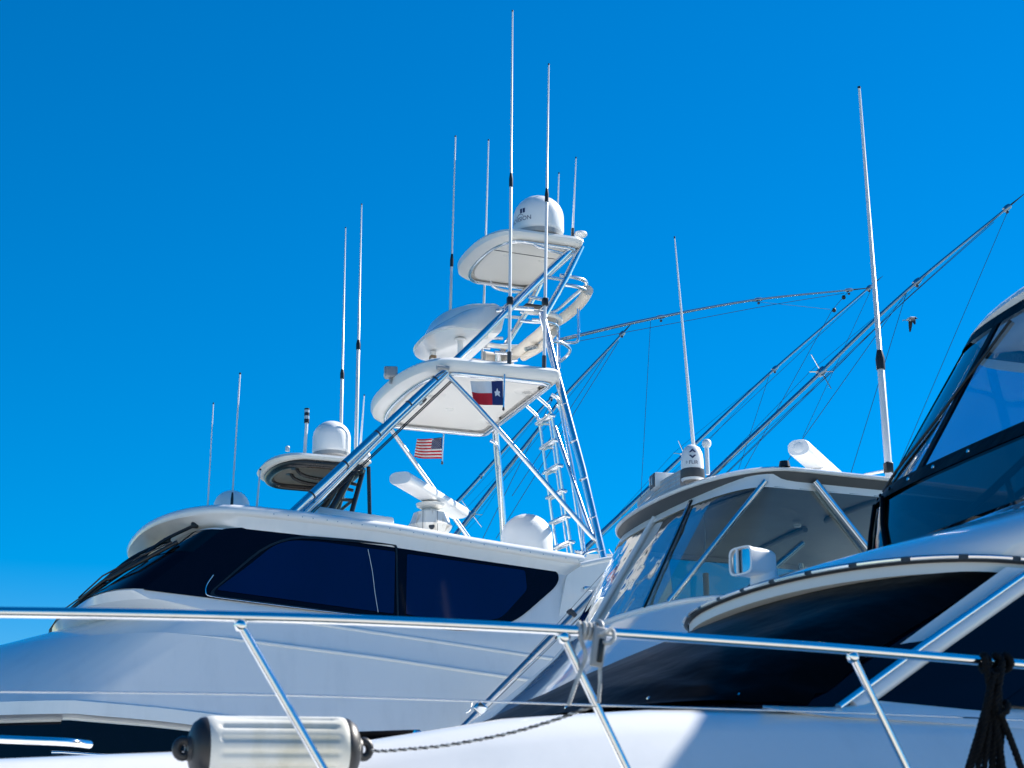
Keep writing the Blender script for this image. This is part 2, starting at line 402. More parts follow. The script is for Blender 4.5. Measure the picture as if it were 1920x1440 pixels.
for l_, k0 in ((l1, .985), (l2, .97)):
    cr_ = resample(l_, 60); rad = [.024 * min(1, (59 - i) / 14 + .02) for i in range(60)]
    MB().tube([p + V(0, .006, 0) for p in cr_], rad, 10).build('styling_crease', 'gelcoat', house)
# salon window band under the overhang
def lerp_c(a, b, t, out=0.): return [p.lerp(q, t) + V(0, math.copysign(out, p.y - Y1) if abs(p.y - Y1) > .5 else 0, 0) + V(-out if abs(p.y - Y1) < 2.3 else 0, 0, 0) for p, q in zip(a, b)]
m = MB(); m.loft([lerp_c(C6, C7, .02, .012), lerp_c(C6, C7, .42, .012)]); m.build('salon_window', 'black_glass', B1)
tube('grab_rail', [lerp_c(C6, C7, .26, .09)[i] for i in range(5, 17)], .018, 'chrome', B1)
tube('trim_bead', [V(p.x, p.y - .012, p.z - .085) for p in C5[3:11]], .010, 'aluminium', B1)
tube('trim_bead', [V(p.x, p.y - .012, p.z - .045) for p in C4[3:9]], .007, 'aluminium', B1)
# hull
def hullring(dy, z, xa, xc, bulge): return U([V(xa, Y1 - dy * .96, z), V(xa - 4, Y1 - dy, z), V(xc, Y1 - dy, z + .12)], bulge, Y1, 10, 25, 1.7, .55)
m = MB(); hr = [hullring(2.6, 2.95, 12.5, 1.5, 9), hullring(2.68, 2.9, 12.5, 1.5, 9.1), hullring(2.66, 2.75, 12.5, 1.5, 9), hullring(2.4, 1.2, 12.3, 1.5, 7.6), hullring(2.25, -.1, 12.2, 1.5, 6.6)]
m.loft(hr); m.across(hr[0]); m.loft([[c[0] for c in hr], [c[-1] for c in hr]]); m.build('hull', 'gelcoat', B1, 40)
# side window panel and panes on the plane of the house side
pa, pb, pc = p1(430, 990, 1.765), p1(1040, 1070, 1.765), p1(740, 1160, 1.93)
nw = (pb - pa).cross(pc - pa).normalized()
if nw.y > 0: nw = -nw
def wp(px, py, o=0.): return atplane(px, py, pa + nw * o, nw)
def smoothpoly(l, k=5):
    n = len(l); pts = [Vector((a, b, 0)) for a, b in l]; return pts
def roundpoly(l, rad):
    """l: (px, py, r) corners -> rounded outline in pixels"""
    out = []; n = len(l)
    for i in range(n):
        p = Vector(l[i][:2]); r = l[i][2] if len(l[i]) > 2 else rad
        a = Vector(l[i - 1][:2]) - p; b = Vector(l[(i + 1) % n][:2]) - p
        ra = min(r, a.length * .49); rb = min(r, b.length * .49)
        s, e = p + a.normalized() * ra, p + b.normalized() * rb
        for k in range(7):
            t = k / 6; out.append(s * (1 - t) ** 2 + p * 2 * t * (1 - t) + e * t * t)
    return [(q.x, q.y) for q in out]
band = roundpoly([(268, 1106, 3), (418, 992, 6), (470, 989, 10), (900, 1037, 60), (1000, 1060, 40), (1047, 1070, 26), (1047, 1096, 20), (960, 1172, 40), (860, 1188, 70), (740, 1163, 60), (390, 1121, 10)], 5)
sidewin = MB().plate([wp(a, b, .004) for a, b in band], nw, .012).build('side_window', 'black_glass', B1, 20)
frame_o = roundpoly([(383, 1119, 26), (520, 1000, 70), (745, 1018, 12), (748, 1165, 8)], 8)
frame_i = roundpoly([(392, 1115, 22), (523, 1005, 64), (742, 1023, 10), (744, 1160, 8)], 8)
m = MB(); m.loft([[wp(a, b, .017) for a, b in frame_o], [wp(a, b, .03) for a, b in frame_o], [wp(a, b, .03) for a, b in frame_i], [wp(a, b, .017) for a, b in frame_i]], closed=True)
m.build('window_frame', 'black_plastic', sidewin)
# bright lower edge bead of the raised frame
bead = [(400, 1078), (388, 1096), (386, 1110), (395, 1118), (450, 1126), (560, 1140), (640, 1150), (700, 1157)]
tube('edge_bead', catmull([wp(a, b, .026) for a, b in bead], 4), .006, 'aluminium', sidewin)
pane_l = roundpoly([(404, 1106, 10), (470, 1058, 30), (525, 1012, 40), (600, 1016, 20), (741, 1035, 4), (738, 1151, 4)], 5)
pane_r = roundpoly([(763, 1039, 4), (984, 1070, 4), (988, 1106, 8), (938, 1161, 16), (850, 1166, 10), (761, 1152, 4)], 4)
MB().plate([wp(a, b, .019) for a, b in pane_l], nw, .006).build('window_pane', 'navy_glass', sidewin, 20)
MB().plate([wp(a, b, .019) for a, b in pane_r], nw, .006).build('window_pane', 'navy_glass', sidewin, 20)
tube('cord', catmull([wp(a, b, .03) for a, b in ((690, 1030), (698, 1070), (703, 1110), (709, 1148))], 4), .003, 'fibreglass', sidewin)
# curved windshield
i0, i1 = 13, 43
def outw(c, d): return [V(p.x - d * 1.0, p.y, p.z + d * .4) for p in c]
ws = MB().loft([outw(lerp_c(W1, W2, t)[i0:i1], .012) for t in (.03, .35, .7, .985)]).build('windshield', 'black_glass', B1, 40)
MB().loft([outw(lerp_c(W1, W2, t)[i0 + 1:i0 + 10], .02) for t in (.05, .2, .40)]).build('windshield_reflection', 'smoked_vinyl', ws, 40)  # smoked sheet added over the upper glass to stand for its reflection
# wipers lying along the windshield
def wsp(i, t, o): p = W1[i].lerp(W2[i], t); return V(p.x - o, p.y, p.z + o * .6)
for (i, ta, tb, blade) in ((20, -.05, .62, 1), (24, .05, .75, 1), (29, .25, .95, 1)):
    arm = tube('wiper_arm', [wsp(i, ta, .05), wsp(i, (ta + tb) / 2, .10), wsp(i, tb, .06)], .019, 'black_plastic', ws, 4, 8)
    MB().tube([wsp(i - 2, tb - .35, .05), wsp(i, tb, .06), wsp(i + 3, tb + .12, .05)], .023, 8).build('wiper_blade', 'black_rubber', arm)
    MB().tube([wsp(i - 2, tb - .32, .08), wsp(i, tb - .05, .11), wsp(i + 3, tb + .1, .08)], .009, 6).build('wiper_link', 'black_plastic', arm)
    MB().box(wsp(i, ta, .05), (.08, .06, .06), bev=.01).build('wiper_motor', 'black_plastic', arm)
# cockpit wing behind the house
wing = [p1(a, b, 1.83) for a, b in roundpoly([(1060, 1080, 4), (1095, 1056, 6), (1150, 1044, 20), (1245, 1058, 12), (1250, 1090, 12), (1168, 1140, 20), (1135, 1185, 20), (1060, 1240, 20), (1040, 1180, 6)], 6)]
MB().plate(wing, (0, -1, 0), .05).build('bridge_wing', 'gelcoat', B1, 25)
wing2 = [p1(a, b, -1.6) for a, b in roundpoly([(1015, 1075, 4), (1060, 1040, 6), (1250, 1040, 12), (1260, 1130, 20), (1120, 1180, 20)], 6)]
MB().plate(wing2, (0, -1, 0), .05).build('bridge_wing', 'gelcoat', B1, 25)
tube('wing_rail', [p1(1088, 1052, 1.6), p1(1096, 1038, 1.6), p1(1112, 1032, 1.6), p1(1122, 1030, 1.6)], .02, 'aluminium', B1, 4)
tube('wing_coaming', [p1(1088, 1060, 1.86), p1(1150, 1048, 1.86), p1(1200, 1052, 1.86), p1(1248, 1062, 1.86)], .035, 'gelcoat', B1, 4)

# ------------------------------------------------ tower legs and braces
AL = 'aluminium'
def pair(name, lst, r, k=0, m=AL, n=12):
    pts = [p1(*q) for q in lst]
    a = tube(name, pts, r, m, B1, k, n); tube(name, mirror(pts, Y1), r, m, B1, k, n); return a
pair('tower_leg', [(536, 974, 1.42), (838, 692, 1.22), (1076, 462, .72)], .046)
pair('tower_leg', [(1016, 588, .80), (1045, 706, 1.14), (1092, 880, 1.40), (1135, 1062, 1.68), (1152, 1140, 1.80)], .046)
pair('tower_brace', [(560, 974, 1.30), (733, 800, 1.30), (838, 700, 1.24)], .036)
pair('tower_brace', [(838, 702, 1.22), (930, 800, 1.36), (1105, 1000, 1.56), (1122, 1012, 1.62)], .030, 3)
pair('tower_brace', [(1040, 800, 1.0), (1112, 1010, 1.5)], .024)
pair('tower_brace', [(560, 962, 1.0), (600, 925, 1.24), (640, 890, 1.3)], .024, 3)
pair('tower_brace', [(1034, 740, 1.12), (1048, 752, 1.12), (1058, 800, 1.15), (1088, 960, 1.3), (1096, 1045, 1.35)], .022, 3)
pair('tower_brace', [(1097, 1036, 1.35), (1078, 1034, 1.35)], .018)
# upper pair of legs reaching the top platform (aft)
pair('tower_leg', [(1022, 590, .80), (1062, 520, .76), (1090, 462, .74)], .040)
pair('tower_brace', [(1027, 520, .80), (1058, 525, .77)], .022)
pair('tower_brace', [(990, 556, .86), (1024, 563, .80)], .022)
# hardtop of the tower's lower station
def slab(name, rings, m, parent, yc, smooth=35):
    mb = MB(); c = [plan(*r[:4], yc, r[4], dzf=r[5] if len(r) > 5 else 0., ex=r[6] if len(r) > 6 else 2.4) for r in rings]
    mb.loft(c, True, True, True); return mb.build(name, m, parent, smooth)
zt = 8.63
low = slab('lower_hardtop', [(7.5, 6.55, 1.12, .32, zt + .09), (7.58, 6.5, 1.20, .36, zt + .06), (7.60, 6.46, 1.23, .40, zt - .01, -.02), (7.66, 6.42, 1.27, .48, zt - .02, -.03), (7.70, 6.40, 1.31, .54, zt + .015, -.03), (7.72, 6.40, 1.335, .565, zt + .06, -.02), (7.72, 6.40, 1.335, .565, zt + .10), (7.69, 6.42, 1.30, .53, zt + .14), (7.4, 6.6, 1.0, .5, zt + .19)], 'gelcoat_matte', B1, Y1)
slab('ceiling_panel', [(7.56, 6.50, 1.20, .37, zt + .045), (7.54, 6.51, 1.18, .35, zt + .0), (7.50, 6.53, 1.14, .33, zt - .005)], 'underside', low, Y1)
rail_pl = plan(7.60, 6.45, 1.235, .40, Y1, zt - .035)
MB().tube(rail_pl, .034, 10, None, True).build('frame_tube', AL, low)
MB().tube([p1(834, 690, 1.33) + V(-.10, 0, .0), p1(834, 690, 1.33) + V(.05, 0, 0)], .028, 8).build('running_light', 'grey_plastic', low)
def on_low(px, py, dz=0.): return at(px, py, z=zt - .006 + dz)
for px, py in ((812, 741), (988, 734), (921, 791)):
    c = on_low(px, py); g = MB().lathe([(0, -.012), (.15, -.006), (.17, .012)], c, n=28).build('speaker_pod', 'underside', low)
    mm = MB()
    for i in range(-3, 4):
        for j in range(-3, 4):
            if i * i + j * j <= 9: mm.lathe([(0, -.003), (.0045, -.002), (.005, 0)], c + V(i * .021, j * .021, -.0125), n=6)
    o = mm.build('speaker_holes', 'dark_grey', g)
for px, py in ((843, 767),):
    c = on_low(px, py); MB().lathe([(0, -.02), (.035, -.018), (.05, -.006), (.05, .01)], c, n=20).build('dome_light', 'gelcoat_matte', low)
c = at(788, 749, z=zt - .05); fr = MB().box(c, (.12, .17, .06), Matrix.Rotation(R(35), 3, 'Y'), .008).build('flood_light', 'dark_grey', low)
MB().box(c + V(-.022, 0, -.03), (.085, .13, .012), Matrix.Rotation(R(35), 3, 'Y'), .004).build('lamp_lens', 'lamp_glass', fr)
c = at(733, 699, z=zt + .16); fr = MB().box(c, (.16, .16, .13), Matrix.Rotation(R(-15), 3, 'Z'), .02).build('flood_light', 'grey_plastic', low)
MB().box(c + V(-.085, -.005, 0), (.012, .13, .10), Matrix.Rotation(R(-15), 3, 'Z'), .004).build('lamp_lens', 'lamp_glass', fr)
MB().tube([c, c - V(0, 0, .14)], .018, 8).build('lamp_bracket', 'grey_plastic', fr)
# top platform
zu = 10.60
top = slab('upper_hardtop', [(8.06, 7.44, .70, .26, zu + .06), (8.12, 7.42, .76, .29, zu + .03), (8.14, 7.40, .80, .33, zu - .01, -.04), (8.18, 7.38, .845, .40, zu + .0, -.05), (8.21, 7.36, .875, .44, zu + .03, -.04), (8.22, 7.36, .885, .45, zu + .065), (8.20, 7.37, .87, .43, zu + .10), (8.0, 7.5, .7, .36, zu + .13)], 'gelcoat_matte', B1, Y1)
slab('ceiling_panel', [(8.10, 7.42, .77, .30, zu + .025), (8.08, 7.43, .75, .28, zu - .012)], 'underside', top, Y1)
MB().tube(plan(8.14, 7.40, .79, .32, Y1, zu - .035), .026, 10, None, True).build('frame_tube', AL, top)
for px, py in ((949, 478), (1015, 489)):
    MB().lathe([(0, -.012), (.03, -.012), (.042, .002), (.042, .01)], at(px, py, z=zu - .013), n=18).build('dome_light', 'gelcoat_matte', top)
MB().tube([at(916, 467, z=zu - .013), at(1056, 488, z=zu - .013)], .006, 6).build('panel_seam', 'dark_grey', top)
pair('tower_brace', [(992, 445, .76), (1004, 460, .80), (1030, 469, .80), (1058, 476, .76)], .020, 4)
tube('tower_brace', [p1(1058, 476, .76), p1(1084, 477, .74)], .020, AL, B1)
# dome on the top platform with its lettering
def satdome(parent, c, r, h, m='radome'):
    d = MB().lathe(dome_prof(r, h), c, n=48).build('satellite_dome', m, parent, 40)
    MB().lathe([(r * .8, -.06), (r * .96, -.05), (r * .98, .0), (r * .9, .005)], c, n=40).build('dome_base', 'grey_plastic', d)
    return d
c = at(1010, 441, y=Y1 - .12); c.z = zu + .15; c = at(1010, 441, z=zu + .17)
RD = .322
d = satdome(B1, c, RD, .52)
# centre of the word lies on the camera's left of the dome
azc = math.atan2(-c.y, -c.x) - R(52)
m = MB(); wrap_text(m, 'TRACVISION', .082, c, RD + .002, azc - .10, .10); m.build('lettering', 'navy_print', d, 0, False)
m = MB()
for k in range(7):
    a0, a1 = azc + .10 + k * .035, azc + .10 + (k + 1) * .035
    if k in (3,): continue
    q = [V(c.x + (RD + .002) * math.cos(a), c.y + (RD + .002) * math.sin(a), c.z + z) for a, z in ((a0, .205), (a1, .205), (a1, .265), (a0, .265))]
    m.flat(q)
m.build('maker_mark', 'navy_print', d, 0, False)
m = MB().tube(catmull([V(c.x + (RD + .001) * math.cos(a), c.y + (RD + .001) * math.sin(a), c.z + z) for a, z in ((azc - .12, .165), (azc + .05, .195), (azc + .18, .19), (azc + .27, .165))], 4), .003, 5); m.build('mark_arc', 'navy_print', d)
# small mushroom receiver
c = p1(1089, 452, .68); c.z = zu + .12
MB().lathe([(0, 0), (.04, 0), (.03, .03), (.028, .06), (.07, .075), (.085, .10), (.075, .125), (.03, .14), (0, .142)], c, n=20).build('gps_receiver', 'radome', B1)
# helm pod of the upper station
zp = 9.36
def sloped(c, z0, h0, h1, xf=6.32, xa=7.2): return [V(p.x, p.y, z0 + h0 + (h1 - h0) * min(1, max(0, (p.x - xf) / (xa - xf))) ** .8) for p in c]
pl_ = lambda xa, xc, dy, b: plan(xa, xc, dy, b, Y1, zp, rc=.05)
m = MB(); m.loft([sloped(pl_(7.05, 6.72, .62, .30), zp + .02, 0, 0), sloped(pl_(7.13, 6.70, .72, .38), zp, 0, 0), sloped(pl_(7.15, 6.70, .735, .40), zp, .03, .03), sloped(pl_(7.19, 6.78, .735, .37), zp, .12, .20), sloped(pl_(7.23, 6.90, .71, .30), zp, .20, .34), sloped(pl_(7.24, 7.0, .62, .22), zp, .25, .38), sloped(pl_(7.24, 7.05, .45, .12), zp, .29, .40)], True, True, True)
pod = m.build('helm_pod', 'gelcoat', B1, 50)
m = MB(); m.loft([sloped(plan(7.18, 6.74, .60, .34, Y1 + .06, zp, rc=.05), zp, .10, .26), sloped(plan(7.2, 6.80, .56, .30, Y1 + .06, zp, rc=.05), zp, .28, .44), sloped(plan(7.2, 6.92, .44, .2, Y1 + .06, zp, rc=.05), zp, .36, .50), sloped(plan(7.2, 7.0, .25, .1, Y1 + .06, zp, rc=.05), zp, .42, .52)], True, True, True)
m.build('console_cowl', 'gelcoat', pod, 50)
MB().box(V(6.86, Y1 + .2, zp + .52), (.22, .22, .05), Matrix.Rotation(R(-18), 3, 'Y'), .01).build('visor_bracket', 'grey_plastic', pod)
def on_pod(px, py): return at(px, py, z=zp)
c = on_pod(863, 636); MB().lathe([(0, 0), (.07, 0), (.07, -.015), (.034, -.02), (.034, -.55), (0, -.55)], c, n=16).build('pod_post', 'fibreglass', pod)
c = on_pod(812, 660); MB().box(c - V(0, 0, .05), (.07, .09, .11), bev=.01).build('camera_box', 'fibreglass', pod); MB().box(c - V(.005, .005, .075), (.072, .092, .04), bev=.004).build('camera_lens', 'tan_panel', pod)
MB().lathe([(0, -.03), (.05, -.03), (.07, 0)], on_pod(905, 632), n=16).build('hatch', 'gelcoat', pod)
pair('pod_bracket', [(930, 583, .72), (962, 577, .80), (1000, 580, .82)], .028)
# belly ring, bolsters and rails of the upper station
zr = 9.68
def ring_pts(x0, xa, dy, z, rc): return [V(x0, Y1 - dy, z), V(xa - rc, Y1 - dy, z), V(xa - rc * .3, Y1 - dy + rc * .3, z), V(xa, Y1 - dy + rc, z), V(xa, Y1, z), V(xa, Y1 + dy - rc, z), V(xa - rc * .3, Y1 + dy - rc * .3, z), V(xa - rc, Y1 + dy, z), V(x0, Y1 + dy, z)]
tube('belly_rail', ring_pts(7.45, 8.02, .72, zr, .3), .034, 'gelcoat_matte', B1, 4, 12)
tube('belly_rail', ring_pts(7.55, 8.00, .70, zr - .10, .3), .020, AL, B1, 4)
MB().tube(catmull([V(7.84, Y1 - .62, zr - .06), V(7.86, Y1 - .3, zr - .08), V(7.86, Y1 + .3, zr - .08), V(7.84, Y1 + .80, zr - .08), V(7.72, Y1 + .98, zr - .08), V(7.5, Y1 + .98, zr - .08)], 5), .075, 14).build('bolster', 'cushion', B1)
MB().tube(catmull([V(7.92, Y1 - .5, zr - .16), V(7.94, Y1, zr - .2), V(7.92, Y1 + .6, zr - .16)], 5), .05, 12).build('bolster', 'cushion', B1)
for yy in (Y1 + .82, Y1 + .96):
    tube('belly_rail', [V(7.15, yy, zr - .18), V(7.6, yy, zr - .2), V(7.85, yy - .2, zr - .2)], .018, AL, B1, 3)
for z, r in ((10.20, .024), (10.08, .024)):
    tube('back_rail', ring_pts(7.92, 8.36, .74, z, .25), r, AL, B1, 4)
MB().tube(catmull([V(8.33, Y1 - .66, 10.08), V(8.38, Y1 - .35, 10.06), V(8.40, Y1, 10.05), V(8.38, Y1 + .35, 10.04), V(8.30, Y1 + .66, 10.02)], 5), .07, 14).build('backrest_pad', 'cushion', B1)
tube('back_support', [V(8.38, Y1 - .2, 10.03), V(8.38, Y1 - .2, 9.62), V(8.32, Y1 - .2, 9.52), V(8.02, Y1 - .2, 9.5)], .018, AL, B1, 3)
tube('step_loop', [p1(1034, 640, .8), p1(1052, 642, .75), p1(1067, 652, .6), p1(1068, 660, .5), p1(1060, 670, .4), p1(1042, 684, .4)], .02, AL, B1, 4)
tube('tower_post', [p1(1046, 600, .35), p1(1048, 690, .4)], .022, AL, B1)
MB().box(p1(1000, 576, .6), (.26, .16, .03), bev=.01).build('display_screen', 'black_plastic', B1)
# ladder at the aft edge of the hardtop
def lad(px, py, y): return at(px, py, y=y)
yl, yr = 20.47, 20.07
LP = [V(7.62, yl, zt - .02), lad(1003, 776, yl), lad(1008, 784, yl), lad(1014, 806, yl), lad(1030, 930, yl), lad(1047, 1052, yl)]
RP = [V(7.62, yr, zt - .02), lad(1023, 758, yr), lad(1030, 766, yr), lad(1037, 790, yr), lad(1055, 920, yr), lad(1076, 1056, yr)]
ladder = MB().tube(catmull(LP, 5), .021, 10).tube(catmull(RP, 5), .021, 10)
ladder = ladder.build('ladder', AL, B1)
for k in range(2):
    off = V(.14, 0, 0)
    tube('ladder_rail', catmull([p + off for p in (LP, RP)[k][1:]], 5), .014, AL, ladder)
for k, t in enumerate((.15, .30, .45, .60, .75, .90)):
    a, b = plen(LP, t), plen(RP, t)
    dirv = (b - a).normalized(); mid = (a + b) / 2
    rot = Matrix(((dirv.x, -dirv.y, 0), (dirv.y, dirv.x, 0), (0, 0, 1)))
    MB().box(mid, ((b - a).length + .06, .10, .045), rot, .018).build('rung', AL, ladder)
    MB().tube([a, a + V(.14, 0, 0)], .012, 6).build('rung_stay', AL, ladder)
# cables tied to the tower legs, with their clips
for dy_, dd_ in ((1.34, .03), (1.34, .055)):
    cp = [p1(552, 968, 1.36), p1(700, 830, 1.29), p1(834, 704, 1.17)]
    tube('cable', [q_ + V(.05 + dd_, -.03, -.05) for q_ in cp], .008, 'black_plastic', B1, 4, 6)
for t in (.15, .35, .55, .75, .92):
    a_ = p1(536, 974, 1.42).lerp(p1(838, 692, 1.22), t); b_ = p1(536, 974, 1.42).lerp(p1(838, 692, 1.22), t + .006)
    MB().tube([a_, b_], .052, 12).build('cable_clip', 'dark_grey', B1)
    a_ = p1(1045, 706, 1.14).lerp(p1(1135, 1062, 1.68), t); b_ = p1(1045, 706, 1.14).lerp(p1(1135, 1062, 1.68), t + .006)
    MB().tube([a_, b_], .051, 12).build('weld_ring', AL, B1)
# antennas
antenna(B1, p1(961, 22, 1.28), p1(955, 684, 1.28), .021, .006, .51, .172)
antenna(B1, p1(1029, 122, 1.28), p1(1020, 691, 1.28), .021, .006, .56, .21)
tube('antenna_stay', [p1(954, 566, 1.28), p1(935, 582, .75)], .009, AL, B1); tube('antenna_stay', [p1(1021, 573, 1.28), p1(1010, 582, .80)], .009, AL, B1)
antenna(B1, p1(854, 257, -.9), p1(841, 700, -.9), .020, .007, .47)
antenna(B1, p1(916, 264, -1.0), p1(903, 720, -1.0), .020, .009)
antenna(B1, p1(1048, 326, -.3), p1(1044, 440, -.3), .014, .008)
antenna(B1, p1(1080, 297, .66), p1(1073, 450, .66), .016, .007, foot=True)
antenna(B1, p1(400, 758, .6), p1(388, 975, .6), .011, .006, foot=False)
antenna(B1, p1(450, 702, .7), p1(433, 972, .7), .014, .006, .13, foot=False)
antenna(B1, p1(488, 882, .3), p1(480, 965, .3), .014, .010, foot=False)
# domes and radars on the bridge roof
satdome(B1, at(433, 978, y=Y1 - .1), .21, .37)
MB().lathe([(0, 0), (.05, 0), (.05, .04), (.035, .07), (0, .085)], p1(487, 962, .2), n=16).build('gps_receiver', 'radome', B1)
satdome(B1, at(988, 1058, y=Y1 - .35), .315, .62)
def radar_bar(parent, a, b, wd, ht, m='radome', nm='radar'):
    """open array: rounded bar with flat end caps"""
    ax = (b - a).normalized(); sd = ax.cross(V(0, 0, 1)).normalized(); up = sd.cross(ax); n = 20
    def sec(p, k):
        out = []
        for i in range(n):
            t = 2 * math.pi * i / n; cx, sx = math.cos(t), math.sin(t)
            out.append(p + sd * (wd * k * math.copysign(abs(cx) ** .75, cx)) + up * (ht * k * math.copysign(abs(sx) ** .75, sx)))
        return out
    mb = MB(); mb.loft([sec(a, .93), sec(a + ax * .012, 1), sec(b - ax * .012, 1), sec(b, .93)], True, True, True)
    return mb.build(nm, m, parent, 35), ax, sd, up
zb = at(806, 929, y=19.9).z
ra, rb = at(750, 896, z=zb), at(860, 962, z=zb)
bar, ax, sd, up = radar_bar(B1, ra, rb, .135, .075)
MB().lathe([(0, .0), (.022, 0), (.022, .004)], ra - ax * .002, -ax, 14).build('end_plug', 'radome', bar)
mid = ra.lerp(rb, .50)
n = 8
ped = MB().lathe([(.10, -.075), (.17, -.10), (.16, -.13), (.09, -.17), (.10, -.19)], mid, n=24).build('turntable', 'gelcoat_stain', bar, 30)
ped = MB().lathe([(.12, -.185), (.205, -.22), (.24, -.33), (.265, -.37), (.22, -.44), (.15, -.50), (.10, -.52), (.10, -.56), (.13, -.58), (.2, -.60), (.22, -.66), (.2, -.72), (0, -.72)], mid, n=12).build('radar_gearbox', 'gelcoat_stain', bar, 25)
vd = V(-mid.x, -mid.y, 0).normalized()
MB().lathe([(0, .03), (.03, .03), (.036, .02), (.038, -.06)], mid + vd * .215 + V(.02, 0, -.41), vd, 16).build('drain_plug', 'dark_grey', bar)
for s in (-1, 1):
    tq = V(-vd.y, vd.x, 0); p0 = mid + vd * .20 + tq * .085 * s
    MB().tube([p0 + V(0, 0, -.225) + vd * .0, p0 + vd * .05 + V(0, 0, -.36), p0 + vd * -.01 + V(0, 0, -.47)], .003, 5).build('casing_seam', 'dark_grey', bar)
mb = MB(); pos = -.30
for wd_ in (.03, .012, .035, .02, .03, .012, .03, .022, .034, .015, .03, .02):     # worn lettering seen edge-on on the upper edge
    cpt = ra.lerp(rb, .55) + ax * pos + up * .0765 - sd * .07; pos += wd_ + .018
    mb.flat([cpt + ax * wd_ * i + sd * .05 * j for i, j in ((0, 0), (1, 0), (1, 1), (0, 1))])
mb.build('worn_lettering', 'navy_print', bar, 0, False)
ra2, rb2 = at(592, 964, y=19.6), at(734, 985, y=19.6)
bar2, ax2, _, _ = radar_bar(B1, ra2, rb2, .10, .085)
MB().lathe([(0, -.06), (.10, -.07), (.12, -.12), (.13, -.25), (0, -.25)], ra2.lerp(rb2, .5), n=16).build('radar_gearbox', 'radome', bar2)
# search light wedge at the front of the roof
MB().loft([plan(4.2, 3.9, .22, .2, Y1 - .2, 6.66), plan(4.15, 3.95, .18, .15, Y1 - .2, 6.80), plan(4.1, 4.0, .1, .1, Y1 - .2, 6.83)], True, True, True).build('roof_hatch', 'gelcoat', B1)

# outriggers of the yacht
O1 = [at(800, 1432, y=18.02), at(870, 1362, y=18.0), at(1130, 1097, y=17.85), at(1335, 890, y=17.7), at(1520, 716, y=17.6), at(1700, 545, y=17.4), at(1893, 386, y=17.2)]
o1 = outrigger(B1, O1, .041, .014, [(.305, .08, .52), (.655, .42, .86)], [(.20, )[0], .83, .995], .03)
for px, py in ((884, 1330),):
    MB().box(at(px + 14, py - 2, y=18.0), (.13, .12, .12), Matrix.Rotation(R(40), 3, 'Y'), .02).build('pole_clamp', 'chrome', o1)
    tube('clamp_arm', [at(892, 1322, y=18.0), at(886, 1312, y=18.2), at(882, 1330, y=18.35), at(874, 1336, y=18.4)], .012, 'chrome', o1, 3)
MB().box(at(1100, 1105, y=18.6), (.10, .12, .05), bev=.012).build('side_bracket', 'chrome', o1)
tube('bracket_arm', [at(1100, 1105, y=18.5), at(1128, 1100, y=17.86)], .018, 'chrome', o1)
tube('outrigger_strut', [at(1118, 1118, y=17.9), at(1126, 1200, y=18.2)], .024, AL, o1)
MB().box(at(1072, 1150, y=17.88), (.10, .09, .05), Matrix.Rotation(R(45), 3, 'Y'), .01).build('pole_clamp', 'dark_grey', o1)
O2 = [at(1060, 1065, y=23.4), at(1132, 995, y=23.45), at(1269, 865, y=23.6), at(1443, 700, y=23.8), at(1637, 533, y=24.0)]
o2 = outrigger(B1, O2, .041, .013, [(.36, .1, .66)], [.66, .985], .035)
O3 = [p1(985, 655, .0), p1(1060, 635, 0), p1(1220, 598, 0), p1(1410, 563, 0), p1(1600, 543, 0)]
o3 = outrigger(B1, O3, .030, .011, (), [.40, .70, .985], .06)
g = o1
wire(o1, [at(1893, 388, y=17.2), at(1672, 905, y=17.6)]); wire(o1, [at(1700, 548, y=17.4), at(1590, 905, y=17.8)])
wire(o1, [at(1893, 386, y=17.2), at(1700, 560, y=17.3), at(1345, 905, y=17.7)]); wire(o1, [at(1700, 548, y=17.4), at(1500, 830, y=17.8), at(1440, 920, y=17.8)])
wire(o2, [at(1637, 535, y=24.0), at(1505, 820, y=23.8)]); wire(o2, [at(1443, 702, y=23.8), at(1385, 880, y=23.6)])
wire(o3, [p1(1410, 565, 0), p1(1480, 572, 0), p1(1556, 580, 0)], .0025); wire(o3, [p1(1592, 545, 0), p1(1560, 582, 0), p1(1390, 890, 0)], .0035)
wire(o3, [p1(1220, 600, 0), p1(1200, 960, 0)], .003)
for px, py in ((1582, 558), (1564, 582)): MB().lathe([(0, -.03), (.024, -.02), (.03, 0), (.02, .03), (0, .035)], p1(px, py, 0), n=10).build('line_bead', 'black_rubber', o3)

# ================================================================== boat moored beyond the yacht
Y4 = 30.1
B4 = thing('tower_boat', (8, Y4, 0), 'boat behind the large yacht with black-framed tower top, round white dome and tall whip antennas', 'boat')
def p4(px, py, dy=0.): return at(px, py, y=Y4 - dy)
z4 = 9.98
ht = slab('tower_hardtop', [(7.85, 7.0, .80, .40, z4 + .05), (7.92, 6.95, .86, .46, z4 - .01, -.03), (8.02, 6.92, .98, .54, z4 - .0, -.04), (8.06, 6.90, 1.01, .58, z4 + .04, -.02), (8.04, 6.92, .99, .56, z4 + .08), (7.8, 7.1, .8, .4, z4 + .12)], 'gelcoat_matte', B4, Y4)
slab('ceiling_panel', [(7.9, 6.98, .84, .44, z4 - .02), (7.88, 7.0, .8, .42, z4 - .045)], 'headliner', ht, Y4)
MB().tube(plan(7.92, 6.98, .84, .46, Y4, z4 - .05, rc=.2), .085, 10, None, True).build('frame_tube', 'black_metal', ht)
